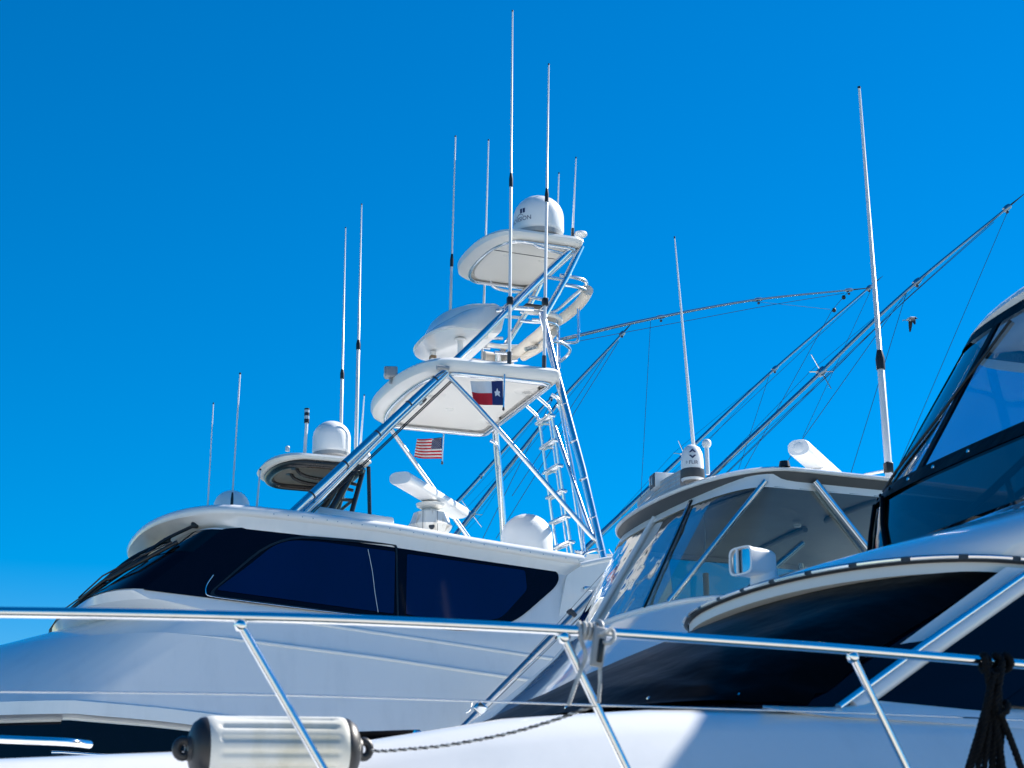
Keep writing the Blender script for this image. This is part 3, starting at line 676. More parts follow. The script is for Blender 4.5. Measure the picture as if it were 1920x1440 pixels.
for dy in (.35, -.05):
    tube('frame_rib', [V(6.85, Y4 - dy, z4), V(6.95, Y4 - dy, z4 - .12), V(7.2, Y4 - dy, z4 - .18), V(7.7, Y4 - dy, z4 - .2), V(8.0, Y4 - dy, z4 - .24)], .03, 'black_metal', ht, 4)
    MB().lathe([(0, -.02), (.07, -.02), (.07, 0)], V(6.85, Y4 - dy, z4 - .03), n=14).build('rib_foot', 'black_metal', ht)
for s in (-1, 1):
    tube('tower_leg', [V(7.85, Y4 - .55 * s, z4 - .02), V(7.45, Y4 - .62 * s, 9.2), V(7.0, Y4 - .75 * s, 8.3), V(6.2, Y4 - 1.1 * s, 5.4)], .065, 'black_metal', B4)
    tube('tower_leg', [V(8.0, Y4 - .6 * s, z4 - .02), V(7.8, Y4 - .66 * s, 9.2), V(7.6, Y4 - .8 * s, 8.3), V(8.4, Y4 - 1.2 * s, 5.4)], .045, 'black_metal', B4)
    tube('tower_brace', [V(7.55, Y4 - .6 * s, 9.4), V(7.88, Y4 - .62 * s, 9.4)], .03, 'black_metal', B4)
for xx, zz in ((7.60, 9.42), (7.48, 9.2), (7.84, 9.42)):
    tube('tower_brace', [V(xx, Y4 - .6, zz), V(xx, Y4 + .6, zz)], .03, 'black_metal', B4)
tube('tower_post', [V(7.72, Y4, 9.42), V(7.6, Y4, 8.9)], .025, 'black_metal', B4)
tube('tower_post', [V(8.05, Y4 - .75, z4), V(8.1, Y4 - .78, 8.7), V(8.1, Y4 - .78, 5.4)], .035, 'black_metal', B4)
zc = 8.93
MB().tube(plan(7.95, 7.4, .52, .36, Y4, zc, rc=.3), .085, 12, None, True).build('coaming_pad', 'tan_cushion', B4)
MB().tube(plan(7.85, 7.4, .42, .3, Y4, zc - .12, rc=.25), .06, 10, None, True).build('coaming_ring', 'black_metal', B4)
slab('station_floor', [(7.8, 7.45, .36, .24, zc - .16), (7.8, 7.45, .36, .24, zc - .10)], 'tan_panel', B4, Y4)
c = V(7.42, Y4, z4 + .15); satdome(B4, at(621, 852, y=Y4), .335, .60)
MB().lathe([(0, 0), (.04, 0), (.04, .07), (.03, .09), (0, .1)], at(539, 846, y=Y4), n=12).build('gps_receiver', 'radome', B4)
MB().lathe([(0, 0), (.06, 0), (.07, .03), (.07, .09), (.05, .12), (0, .125)], at(687, 862, y=Y4 - .6), n=16).build('gps_receiver', 'radome', B4)
lt = tube('light_mast', [p4(571, 852), p4(575, 792)], .03, 'fibreglass', B4)
for k, (y0, y1, mm) in enumerate(((793, 786, 'black_plastic'), (786, 780, 'lamp_glass'), (780, 774, 'black_plastic'), (774, 769, 'lamp_glass'), (769, 766, 'black_plastic'))):
    MB().tube([p4(575 + (793 - y0) * .02, y0), p4(575 + (793 - y1) * .02, y1)], .046, 12).build('lamp_section', mm, lt)
antenna(B4, p4(648, 428, -.6), p4(638, 860, -.6), .032, .010, .36, foot=False)
antenna(B4, p4(678, 384, .3), p4(667, 860, .3), .034, .011, .44, foot=False)
antenna(B4, p4(683, 742, .2), p4(674, 860, .2), .022, .010, foot=False)
m = MB(); hr = [U([V(13, Y4 - 2.2, 2.5), V(6, Y4 - 2.4, 2.6)], 8, Y4, 8, 17, 1.7), U([V(13, Y4 - 2.2, 1.2), V(6, Y4 - 2.2, 1.2)], 7, Y4, 8, 17, 1.7), U([V(13, Y4 - 2.0, -.1), V(6, Y4 - 2.0, -.1)], 6, Y4, 8, 17, 1.7)]
m.loft(hr); m.across(hr[0]); m.loft([[c[0] for c in hr], [c[-1] for c in hr]]); m.build('hull', 'gelcoat', B4)
slab('cabin', [(10, 5.6, 1.9, 1.6, 2.5), (9.8, 5.9, 1.7, 1.3, 4.4), (9.8, 6.0, 1.65, 1.2, 5.4), (9.6, 6.2, 1.4, 1.0, 5.5)], 'gelcoat', B4, Y4)
outrigger(B4, [at(790, 1080, y=Y4 - 2.3), at(854, 1003, y=Y4 - 2.3), at(924, 913, y=Y4 - 2.35), at(1009, 805, y=Y4 - 2.4), at(1059, 741, y=Y4 - 2.4), at(1138, 657, y=Y4 - 2.5), at(1170, 622, y=Y4 - 2.5)], .045, .016, [(.24, .02, .5)], [.99], .05, ln=.30)
outrigger(B4, [at(753, 1048, y=Y4 + 2.3), at(857, 941, y=Y4 + 2.3), at(923, 868, y=Y4 + 2.4), at(1009, 772, y=Y4 + 2.4), at(1038, 742, y=Y4 + 2.5)], .045, .016, (), [.5, .985], .05)
for a, b in (((753, 996), (800, 955)), ((1036, 748), (905, 1010)), ((1160, 640), (930, 1010)), ((1138, 662), (960, 930))):
    wire(B4, [at(*a, y=Y4 - 2.4), at(*b, y=Y4 - 2.2)], .005)

# ================================================================== boat with the clear flybridge enclosure
Y2 = 14.55
B2 = thing('flybridge_boat', (8, Y2, 0), 'white boat with clear vinyl flybridge enclosure, light bar, thermal camera and radar on its hardtop', 'boat')
def p2(px, py, dy): return at(px, py, y=Y2 - dy)
def rp(dy, x, z, xa=9.6): return [V(xa, Y2 - dy, z - .05), V(8.4, Y2 - dy, z - .01), V(x, Y2 - dy, z)]
z2 = 5.955
rr = [U(rp(.6, 7.3, z2 + .05), .40, Y2, 8, 25, 2.2), U(rp(1.35, 7.25, z2 + .035), .58, Y2, 8, 25, 2.2), U(rp(1.54, 7.25, z2 + .015), .64, Y2, 8, 25, 2.2), U(rp(1.58, 7.25, z2 - .005), .66, Y2, 8, 25, 2.2), U(rp(1.575, 7.25, z2 - .025), .655, Y2, 8, 25, 2.2), U(rp(1.56, 7.25, z2 - .03), .64, Y2, 8, 25, 2.2)]
m = MB().loft(rr); m.across(rr[0]); m.loft([[c[0] for c in rr], [c[-1] for c in rr]]); rf2 = m.build('hardtop', 'gelcoat', B2, 40)
rr = [U(rp(1.558, 7.25, z2 - .032), .638, Y2, 8, 25, 2.2), U(rp(1.53, 7.26, z2 - .085), .56, Y2, 8, 25, 2.2), U(rp(1.48, 7.28, z2 - .115), .42, Y2, 8, 25, 2.2), U(rp(1.40, 7.30, z2 - .10), .26, Y2, 8, 25, 2.2)]
MB().loft(rr).build('hardtop_lip', 'lip_grey', rf2, 40)
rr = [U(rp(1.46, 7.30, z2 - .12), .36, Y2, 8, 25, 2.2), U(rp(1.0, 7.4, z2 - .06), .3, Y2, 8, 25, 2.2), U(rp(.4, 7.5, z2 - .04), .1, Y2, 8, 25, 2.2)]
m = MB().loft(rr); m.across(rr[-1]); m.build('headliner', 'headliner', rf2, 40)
for px, py in ((1362, 1033), (1531, 1046), (1495, 985)):
    MB().lathe([(0, -.015), (.03, -.015), (.04, .002)], at(px, py, z=z2 - .085), n=16).build('dome_light', 'gelcoat_matte', rf2)
# enclosure: top and sill curves
zs = 4.82
ET = U(rp(1.50, 7.12, z2 - .05, 9.2), .36, Y2, 10, 33, 2.4)
EV = U(rp(1.50, 7.06, z2 - .18, 9.2), .38, Y2, 10, 33, 2.4)
ES = U([V(9.2, Y2 - 1.6, 5.0), V(7.8, Y2 - 1.6, zs + .06), V(6.62, Y2 - 1.58, zs)], .52, Y2, 10, 33, 2.2)
def ec(t): return [a.lerp(b, t) for a, b in zip(ET, ES)]
MB().loft([[p + V(-.01, 0, 0) for p in ET], [p + V(-.012, 0, 0) for p in ec(.11)]]).build('valance', 'gelcoat_matte', B2, 40)
for nm_, a_, b_, mm_ in (('side_panel', 0, 10, 'clear_vinyl'), ('front_panel', 9, 20, 'clear_vinyl'), ('front_panel', 19, 40, 'reflecting_vinyl'), ('side_panel', 39, 53, 'clear_vinyl')):
    MB().loft([ec(t)[a_:b_] for t in (.10, .3, .5, .7, .9, .985)]).build(nm_, mm_, B2, 40)
MB().tube(ES, .022, 8).build('sill_rail', 'gelcoat', B2)
def proj(p):
    q = p - _C; return Vector((960 + FPX * q.dot(_R) / q.dot(_F), 720 - FPX * q.dot(_U) / q.dot(_F)))
def near(curve, px, py):
    return min(resample(curve[8:40], 400), key=lambda p: (proj(p) - Vector((px, py))).length)
def bar(nm, t, b_, mm, r, o=.015):
    a, b = near(ec(.06), *t), near(ES, *b_)
    MB().tube([a + V(-o, -o * .5, 0), b + V(-o, -o * .5, .01)], r, 10).build(nm, mm, B2)
bar('mullion', (1225, 962), (1110, 1172), 'gelcoat', .03)
bar('mullion', (1300, 940), (1214, 1152), 'black_rubber', .010, .02); bar('mullion', (1296, 940), (1210, 1152), AL, .014)
bar('mullion', (1437, 908), (1258, 1142), AL, .024)
tube('enclosure_post', [at(1527, 903, y=Y2 - 1.55), at(1642, 1048, y=Y2 - 1.6)], .035, AL, B2)
tube('enclosure_post', [at(1516, 903, y=Y2 - 1.45), at(1626, 1048, y=Y2 - 1.5)], .020, AL, B2)
tube('inner_rail', [at(1505, 1018, y=Y2 - 1.3), at(1395, 1112, y=Y2 - 1.3)], .026, AL, B2)
tube('inner_post', [at(1323, 1075, y=Y2 + 1.4), at(1326, 1140, y=Y2 + 1.4)], .03, 'gelcoat', B2)
for s in (-1, 1):
    tube('roof_post', [V(8.9, Y2 + 1.4 * s, z2 - .05), V(9.1, Y2 + 1.5 * s, 4.8)], .035, AL, B2)
    tube('roof_arch', [V(8.3, Y2 + 1.45 * s, z2 - .1), V(8.3, Y2 + .8 * s, z2 - .08), V(8.3, Y2 + .2 * s, z2 - .08)], .03, 'headliner', B2, 3)
tube('hanging_cord', [p2(1317, 950, .2), p2(1321, 985, .2), p2(1322, 1010, .2), p2(1321, 1055, .2)], .006, 'fibreglass', B2, 4)
# seats and console inside
MB().box((7.1, Y2, 4.55), (.5, 1.6, .6), bev=.08).build('helm_console', 'dark_grey', B2)
MB().box((7.9, Y2 - .3, 4.55), (.45, .5, .7), bev=.1).build('helm_seat', 'dark_grey', B2)
# flybridge cowl sloping forward
Fa = [V(p.x, p.y, p.z - .015) for p in ES]
def fc(dx, dz, k, b): return U([V(9.2, Y2 - 1.6 * k, 5.0 + dz), V(7.8, Y2 - 1.6 * k, zs + .06 + dz), V(6.62 + dx, Y2 - 1.58 * k, zs + dz)], b, Y2, 10, 33, 2.2)
cw = [Fa, fc(-.02, -.06, 1.02, .55), fc(-.1, -.22, 1.05, .62), fc(-.4, -.56, 1.09, .75), fc(-.9, -1.0, 1.14, .9), fc(-1.6, -1.42, 1.18, 1.1), fc(-2.8, -2.1, 1.22, 1.4)]
m = MB().loft(cw); m.loft([[c[0] for c in cw], [c[-1] for c in cw]]); m.build('flybridge_cowl', 'gelcoat_gloss', B2, 40)
m = MB(); hr = [U([V(12, Y2 - 2.2, 2.45), V(3, Y2 - 2.3, 2.6)], 8, Y2, 8, 17, 1.7, .3), U([V(12, Y2 - 2.2, 1.2), V(3, Y2 - 2.1, 1.2)], 7, Y2, 8, 17, 1.7), U([V(12, Y2 - 2.0, -.1), V(3, Y2 - 1.9, -.1)], 6, Y2, 8, 17, 1.7)]
m.loft(hr); m.across(hr[0]); m.loft([[c[0] for c in hr], [c[-1] for c in hr]]); m.build('hull', 'gelcoat', B2)
# equipment on the hardtop
c = at(1300, 905, y=Y2 - .35); c = at(1299, 903, z=z2 + .05)
cm = MB().lathe([(.085, 0), (.10, .01), (.105, .10), (.096, .105), (.1, .13), (.098, .20), (.09, .255), (.068, .30), (.035, .325), (0, .332)], c, n=28).build('thermal_camera', 'radome', B2, 40)
MB().lathe([(.103, .022), (.1075, .03), (.1065, .10), (.098, .106)], c, n=28).build('camera_collar', 'dark_grey', cm)
azf = math.atan2(-c.y, -c.x) + .0
m = MB(); wrap_text(m, 'FLIR', .046, c, .1015, azf + .12, .135)
def rhomb(mb, a, z, s, rad):
    for up_ in (1, -1):
        pts = [(-1, .35), (0, 1.35), (1, .35), (.45, .35), (0, .75), (-.45, .35)]
        mb.flat([V(c.x + rad * math.cos(a + p * s / rad), c.y + rad * math.sin(a + p * s / rad), c.z + z + q * s * up_) for p, q in pts])
rhomb(m, azf + .05, .228, .033, .1005); rhomb(m, azf - .50, .154, .009, .1015)
m.build('lettering', 'navy_print', cm, 0, False)
sx = tube('gps_mast', [at(1327, 890, z=z2 + .06), at(1325, 838, y=at(1327, 890, z=z2 + .06).y)], .018, 'fibreglass', B2)
MB().lathe([(0, 0), (.03, 0), (.04, .02), (.04, .045), (.025, .065), (0, .07)], at(1325, 838, y=at(1327, 890, z=z2 + .06).y), n=16).build('mast_cap', 'radome', sx)
antenna(B2, p2(1265, 447, -.3), p2(1303, 868, -.3), .020, .006, foot=False)
antenna(B2, p2(1611, 166, 1.2), p2(1668, 905, 1.2), .034, .012, .30, .035, foot=False)
tube('antenna_stay', [p2(1664, 882, 1.2), p2(1622, 890, .6)], .014, 'fibreglass', B2)
# curved light bar across the front of the hardtop
lb = [at(1203, 955, z=z2 + .13), at(1222, 936, z=z2 + .13), at(1250, 915, z=z2 + .13), at(1283, 896, z=z2 + .13)]
lb = catmull(lb, 5); mb = MB()
up3 = V(0, 0, 1)
secs = []
for i, p in enumerate(lb):
    t = (lb[min(i + 1, len(lb) - 1)] - lb[max(i - 1, 0)]).normalized(); nn = V(-t.y, t.x, 0)
    if nn.x > 0: nn = -nn
    secs.append([p + nn * .04 + up3 * a_ for a_ in (-.12, .07)] + [p - nn * .05 + up3 * a_ for a_ in (.07, -.12)])
mb.loft(secs, True, True, True); lbar = mb.build('light_bar', 'grey_plastic', B2, 30)
for row in (-.045, -.005, .035):
    for i in range(34):
        f = (i + .5) / 34; p = plen(lb, f); t = (plen(lb, min(f + .02, 1)) - plen(lb, max(f - .02, 0))).normalized(); nn = V(-t.y, t.x, 0)
        if nn.x > 0: nn = -nn
        MB().lathe([(0, .006), (.008, .006), (.011, 0)], p + nn * .04 + up3 * row, nn, 6).build('lamp_cell', 'lamp_glass', lbar, 0)
MB().box(lb[-1] + V(.04, 0, 0), (.10, .09, .12), bev=.02).build('end_bracket', 'grey_plastic', lbar)
c = at(1247, 904, z=z2 + .22); fl = MB().box(c, (.24, .17, .14), Matrix.Rotation(R(-8), 3, 'Z'), .015).build('flood_light', 'gelcoat_matte', B2)
MB().box(c + V(-.12, .015, 0), (.012, .15, .125), Matrix.Rotation(R(-8), 3, 'Z'), .003).build('lamp_bezel', 'dark_grey', fl)
for k in (-1, 0, 1): MB().box(c + V(-.127, .015 + .042 * k, 0), (.006, .03, .07), Matrix.Rotation(R(-8), 3, 'Z'), .002).build('lamp_lens', 'lamp_glass', fl)
zb2 = z2 + .42
ra, rb = at(1497, 839, z=zb2), at(1562, 896, z=zb2)
dirb = (rb - ra).normalized(); rb = ra + dirb * 1.25
bar3, ax3, sd3, up3_ = radar_bar(B2, ra, rb, .10, .075)
MB().lathe([(0, .004), (.045, .004), (.05, 0)], ra, -ax3, 20).build('end_plug', 'radome', bar3)
MB().lathe([(0, -.05), (.1, -.06), (.16, -.12), (.2, -.28), (.22, -.4), (0, -.4)], ra.lerp(rb, .5), n=18).build('radar_gearbox', 'radome', bar3)
MB().lathe([(0, .06), (.04, .05), (.05, 0)], at(1471, 876, z=z2 + .01), n=12).build('roof_light', 'black_plastic', B2)

# ================================================================== near motor yacht with black covers and bow rail
Y3 = 7.2
B3 = thing('motor_yacht', (4, Y3, 0), 'white motor yacht with black windshield cover, canvas flybridge enclosure and shiny bow rail', 'boat')
def p3(px, py, y): return at(px, py, y=y)
def zk(x):
    t = [(-6., -.6), (.5, -.235), (1.5, -.18), (2.1, -.07), (2.75, -.012), (3.2, 0.), (20., 0.)]
    for (a, za), (b, zb_) in zip(t, t[1:]):
        if x <= b: return za + (zb_ - za) * (x - a) / (b - a)
    return 0.
def dring(dy, z, bulge, ex=2.0, xa=9., xc=2.6, sl=1.): 
    c = U([V(xa, Y3 - dy, z), V(xc, Y3 - dy, z)], bulge, Y3, 12, 41, ex)
    return [V(p.x, p.y, p.z + zk(p.x) * sl) for p in c]
dk = [dring(2.33, 2.40, 7.0, 1.9, sl=0), dring(2.30, 2.46, 6.95, 1.9, sl=0), dring(2.22, 2.46, 6.8, 1.9, sl=0), dring(2.0, 2.50, 6.3, 1.9, sl=.3), dring(1.82, 2.60, 5.6, 1.9, sl=.6), dring(1.68, 2.78, 5.1, 1.9), dring(1.60, 2.88, 4.8, 1.9), dring(1.52, 2.95, 4.4, 1.9), dring(1.42, 2.98, 3.9, 1.9), dring(1.0, 2.995, 2.8, 1.9)]
m = MB().loft(dk); m.across(dk[-1]); m.build('foredeck', 'gelcoat', B3, 40)
hr = [dring(2.33, 2.39, 7.0, 1.9, sl=0), dring(2.28, 2.2, 6.9, 1.8, sl=0), dring(2.1, 1.0, 6.0, 1.7, sl=0), dring(1.9, -.1, 5.2, 1.7, sl=0)]
m = MB().loft(hr); m.loft([[c[0] for c in dk + hr], [c[-1] for c in dk + hr]]); m.build('hull', 'gelcoat', B3)
# windshield with its black cover
WB = U([V(3.95, Y3 - 1.48, 3.0), V(3.22, Y3 - 1.47, 2.985)], .82, Y3, 6, 33, 2.4)
WT = U([V(5.1, Y3 - 1.16, 3.60), V(4.34, Y3 - 1.12, 3.59)], .58, Y3, 6, 33, 2.2)
def wl(t, o=0., sag=0.): return [a.lerp(b, t) + V(-o, 0, o * .7) - V(-1, 0, .6) * sag * math.sin(math.pi * t) for a, b in zip(WB, WT)]
m = MB(); m.loft([wl(t) for t in (0, .5, 1)]); m.build('windshield', 'black_glass', B3)
def folds(t):
    c = wl(t, .022, -.012); out = []
    p0, pw = c[6], WB[6]
    for i, p in enumerate(c):
        d = (p - WB[6]).length; a = math.atan2((p.z - WB[6].z), max(.02, (p - WB[6]).xy.length))
        k = .016 * math.exp(-(d / .55) ** 2) * math.sin(a * 26 + d * 5) * min(1, d * 6) + .006 * math.sin(i * .9 + t * 7) * math.sin(math.pi * t)
        d2 = (p - WB[26]).length; k += .008 * math.sin(d2 * 22 + t * 9) * math.exp(-(d2 / .6) ** 2) * math.sin(math.pi * t)
        out.append(p + V(-.62, -.2, .72) * k)
    return out[5:40]
cov = MB().loft([folds(t / 22) for t in range(23)]).build('windshield_cover', 'black_canvas', B3, 80)
for i in range(8, 38, 4):
    p = wl(.035, .026)[i]; MB().lathe([(0, .004), (.006, .004), (.008, 0)], p, (-.6, 0, .8), 8).build('snap', 'chrome', cov)
# side: pillar, side window, sills
ps = V(0, 1, 0)
def sp(px, py, y): return at(px, py, y=y)
sa, sb, sc3 = at(1650, 1312, y=5.76), at(1922, 1108, y=5.99), at(2300, 1335, y=5.76)
sn = (sb - sa).cross(sc3 - sa).normalized(); sn = -sn if sn.y > 0 else sn
def sq(px, py, o=0.): return atplane(px, py, sa + sn * o, sn)
MB().plate([sq(a, b) for a, b in ((1650, 1312), (1922, 1108), (2000, 1085), (2300, 1070), (2300, 1345), (1920, 1326))], sn, .01).build('side_window', 'black_glass', B3, 20)
MB().loft([[V(9, 5.79, 2.5), V(3.3, 5.79, 2.5)], [V(9, 5.79, 3.02), V(3.3, 5.79, 3.02)], [V(9, 6.04, 3.62), V(4.3, 6.04, 3.62)]]).build('cabin_side', 'gelcoat', B3, 20)
MB().tube([sq(1596, 1328, .0), sq(1740, 1222, .0), sq(1950, 1074, .0)], .035, 12).build('window_pillar', 'gelcoat', B3)
MB().tube([sq(1572, 1326, .03), sq(1728, 1212, .03), sq(1922, 1076, .03)], .014, 8).build('pillar_bead', 'aluminium', B3)
MB().loft([[at(a, b, y=y) for a, b in l] for l, y in (([(1430, 1322), (1560, 1322), (1650, 1312), (1920, 1330), (2400, 1350)], 5.76), ([(1430, 1324), (1560, 1330), (1650, 1320), (1920, 1342), (2400, 1365)], 5.70), ([(1430, 1326), (1560, 1343), (1650, 1348), (1920, 1366), (2400, 1390)], 5.66), ([(1430, 1328), (1560, 1349), (1650, 1355), (1920, 1374), (2400, 1400)], 5.70))]).build('window_sill', 'gelcoat', B3, 50)
# flybridge brow and coaming
def br(dy, x, z, b, ex=2.2): return U([V(9, Y3 - dy, z), V(x + .6, Y3 - dy, z), V(x, Y3 - dy * .985, z)], b, Y3, 8, 41, ex)
bw = [br(.96, 4.55, 3.575, .70), br(1.10, 4.40, 3.58, .70), br(1.14, 4.36, 3.60, .70), br(1.14, 4.36, 3.645, .70)]
m = MB().loft(bw); m.across(bw[0]); m.build('brow_lip', 'gelcoat_matte', B3, 40)
bw2 = [br(1.15, 4.36, 3.642, .71), br(1.165, 4.355, 3.65, .715), br(1.165, 4.355, 3.668, .715), br(1.15, 4.36, 3.675, .71)]
rub = MB().loft(bw2).build('rub_rail', 'dark_grey', B3, 40)
g = br(1.169, 4.353, 3.66, .717)
tot = resample(g[6:52], 400)
for k in range(0, 396, 18): MB().tube(tot[k:k + 15:4] + [tot[k + 15]], .008, 6).build('rail_insert', 'aluminium', rub)
bw3 = [br(1.145, 4.36, 3.672, .705), br(1.16, 4.45, 3.72, .68), br(1.24, 4.78, 3.86, .55), br(1.30, 5.05, 4.0, .36), br(1.33, 5.24, 4.10, .26), br(1.34, 5.29, 4.15, .22), br(1.32, 5.33, 4.175, .20)]
m = MB().loft(bw3); m.build('flybridge_coaming', 'gelcoat_gloss', B3, 40)
fb4 = br(1.32, 5.33, 3.8, .20); MB().across(fb4).build('flybridge_floor', 'gelcoat_matte', B3)
# flybridge enclosure
def en(z, x, dy, b, ex=2.6): return U([V(9, Y3 - dy, z), V(x + .6, Y3 - dy, z), V(x, Y3 - dy, z)], b, Y3, 8, 41, ex)
e0, e1, e2, e3 = en(4.18, 5.30, 1.42, .20), en(4.57, 5.50, 1.64, .20), en(4.65, 5.56, 1.64, .20), en(5.58, 6.14, 1.54, .22)
def elerp(a, b, t, o=0.): return [p.lerp(q, t) + V(-o, 0, 0) + V(0, math.copysign(o, p.y - Y3), 0) * (abs(p.y - Y3) > 1.2) for p, q in zip(a, b)]
low_e = MB().loft([elerp(e0, e1, t) for t in (0, .25, .5, .75, 1)]).build('lower_panel', 'smoked_vinyl', B3, 40)
up_e = MB().loft([elerp(e2, e3, t) for t in (0, .25, .5, .75, 1)]).build('upper_panel', 'blue_vinyl', B3, 40)
strip = MB().loft([elerp(e1, e2, t, .012) for t in (-.1, .5, 1.1)] + [elerp(e1, e2, t, -.004) for t in (1.1, -.1)]).build('canvas_strip', 'black_canvas', B3, 40)
for i in range(10, 56, 3):
    p = elerp(e1, e2, .5, .016)[i]; nn = V(-1, 0, .2) if abs(p.y - Y3) < 1.3 else V(0, math.copysign(1, p.y - Y3), .2)
    MB().lathe([(0, .006), (.010, .005), (.012, 0)], p, nn, 10).build('snap', 'chrome', strip)
MB().tube([elerp(e2, e3, t, .006)[49] for t in (0, .25, .5, .75, 1)], .036, 10).build('canvas_edge', 'black_canvas', B3)
for i, wd in ((45, 2), (36, 1), (26, 1)):
    a = [elerp(e2, e3, t, .010) for t in (0, .5, 1)]
    MB().loft([[c[i], c[i].lerp(c[i + wd], .75)] for c in a] + [[c[i].lerp(c[i + wd], .75) + V(.02, 0, 0), c[i] + V(.02, 0, 0)] for c in a[::-1]]).build('canvas_strip', 'black_canvas', B3)
MB().loft([elerp(e2, e3, t, .012) for t in (.94, 1.03)]).build('canvas_strip', 'black_canvas', B3)
sh = [elerp(e0, e1, t, .014) for t in (0, .25, .5, .75, 1)]
MB().tube([c[49] for c in sh], .028, 8).build('canvas_edge', 'black_canvas', B3)
for i in (43, 38):
    MB().tube([sh[0][i], sh[2][i + 2], sh[-1][i + 3]], .014, 8).build('zipper', 'black_canvas', B3)
tube('zipper', [elerp(e2, e3, 0, .012)[45], elerp(e2, e3, .12, .012)[42], elerp(e2, e3, .35, .012)[38], elerp(e2, e3, .9, .012)[34]], .009, 'black_plastic', B3, 4, 8)
# hardtop of the flybridge
h3 = [plan(9, 6.6, 1.6, .42, Y3, 5.60), plan(9.1, 6.58, 1.80, .52, Y3, 5.56), plan(9.12, 6.56, 1.90, .60, Y3, 5.59), plan(9.14, 6.55, 1.94, .63, Y3, 5.66), plan(9.12, 6.57, 1.90, .60, Y3, 5.72), plan(9, 6.75, 1.6, .4, Y3, 5.79)]
MB().loft(h3, True, True, True).build('hardtop', 'gelcoat_matte', B3, 40)
for s in (-1, 1):
    tube('hardtop_post', [V(6.4, Y3 + 1.3 * s, 5.58), V(6.9, Y3 + 1.25 * s, 4.2)], .03, 'black_metal', B3)
    tube('hardtop_post', [V(8.6, Y3 + 1.3 * s, 5.58), V(8.2, Y3 + 1.25 * s, 4.0)], .03, 'black_metal', B3)
    tube('inner_rail', [V(5.7, Y3 + 1.2 * s, 4.25), V(6.0, Y3 + 1.1 * s, 4.55), V(6.1, Y3 + .9 * s, 4.62), V(6.15, Y3 + .3 * s, 4.62)], .02, 'black_metal', B3, 4)
MB().box((6.3, Y3 - .4, 4.2), (.5, 1.0, .5), bev=.12).build('helm_console', 'black_plastic', B3)
MB().box((6.9, Y3 + .55, 4.35), (.35, 1.5, .85), bev=.10).build('bench_back', 'cushion', B3)
MB().box((6.6, Y3 + .55, 4.05), (.7, 1.5, .25), bev=.08).build('bench_seat', 'cushion', B3)
tube('inner_rail', [V(5.45, Y3 + 1.2, 4.2), V(5.95, Y3 + .8, 4.75), V(6.3, Y3 + .5, 5.5)], .022, 'black_metal', B3)
tube('inner_rail', [V(5.6, Y3 + .5, 4.2), V(5.85, Y3 + .95, 4.62)], .018, 'black_metal', B3)
# searchlight on the brow
c = at(1434, 1112, y=Y3); c = V(c.x, c.y, c.z)
sx = MB().lathe([(.075, -.06), (.075, 0), (.066, .02), (.06, .10), (.05, .13), (.026, .135), (.022, .17)], c, n=24).build('searchlight', 'radome', B3, 40)
hc = at(1424, 1057, y=Y3); M3 = Matrix.Rotation(R(16), 3, 'Z')
prof = []
for xx, sc_ in ((-.105, .93), (-.10, 1.0), (-.03, 1.0), (.02, .96), (.045, .85)):
    prof.append([hc + M3 @ V(xx, .072 * sc_ * math.copysign(abs(math.cos(t)) ** .45, math.cos(t)), .062 * sc_ * math.copysign(abs(math.sin(t)) ** .45, math.sin(t))) for t in [2 * math.pi * k / 28 for k in range(28)]])
head = MB().loft(prof, True, True, True).build('lamp_head', 'radome', sx, 40)
def fr(xx, s): return [hc + M3 @ V(xx, .072 * s * math.copysign(abs(math.cos(t)) ** .45, math.cos(t)), .062 * s * math.copysign(abs(math.sin(t)) ** .45, math.sin(t))) for t in [2 * math.pi * k / 28 for k in range(28)]]
MB().loft([fr(-.104, 1.04), fr(-.118, 1.04), fr(-.118, .90), fr(-.108, .86)], True).build('lamp_bezel', 'radome', head)
MB().loft([fr(-.107, .9), fr(-.1075, .5), fr(-.1078, .05)], True, False, True).build('lamp_lens', 'reflector', head)
MB().box(hc + M3 @ V(-.117, .018, 0), (.012, .012, .11), M3, .002).build('lens_bar', 'radome', head)
# bow rail
RL = catmull([at(-160, 1147, y=5.26), at(0, 1148, y=5.15), at(220, 1151, y=5.07), at(440, 1156, y=5.02), at(700, 1164, y=4.97), at(1050, 1181, y=4.93), at(1400, 1204, y=4.90), at(1590, 1218, y=4.88), at(1920, 1246, y=4.87), at(2150, 1268, y=4.87)], 8)
rail = MB().tube(RL, .0155, 16).build('bow_rail', 'chrome', B3, 60)
for a, b, ya, yb in (((443, 1158), (612, 1452), 5.02, 4.99), ((1050, 1181), (1180, 1452), 4.93, 4.93), ((1592, 1218), (1712, 1465), 4.88, 4.90)):
    A, Bq = at(*a, y=ya), at(*b, y=yb); Cq = A + (Bq - A) * ((A.z - 2.46) / (A.z - Bq.z))
    st = MB().tube([A, Cq], .0125, 14).build('stanchion', 'chrome', B3, 60)
    MB().lathe([(0, .02), (.025, .02), (.034, .006), (.034, 0)], V(Cq.x, Cq.y, 2.462), n=16).build('stanchion_base', 'chrome', st)
    MB().lathe([(.013, -.01), (.019, -.004), (.019, .012), (.013, .02)], A - (A - Cq).normalized() * .03, (A - Cq), 14).build('rail_tee', 'chrome', st)
WL = catmull([at(-160, 1296, y=5.24), at(50, 1297, y=5.12), at(530, 1303, y=5.01), at(1112, 1322, y=4.93), at(1680, 1340, y=4.89), at(2150, 1362, y=4.88)], 8)
MB().tube(WL, .0028, 8).build('lifeline', 'chrome', B3, 60)
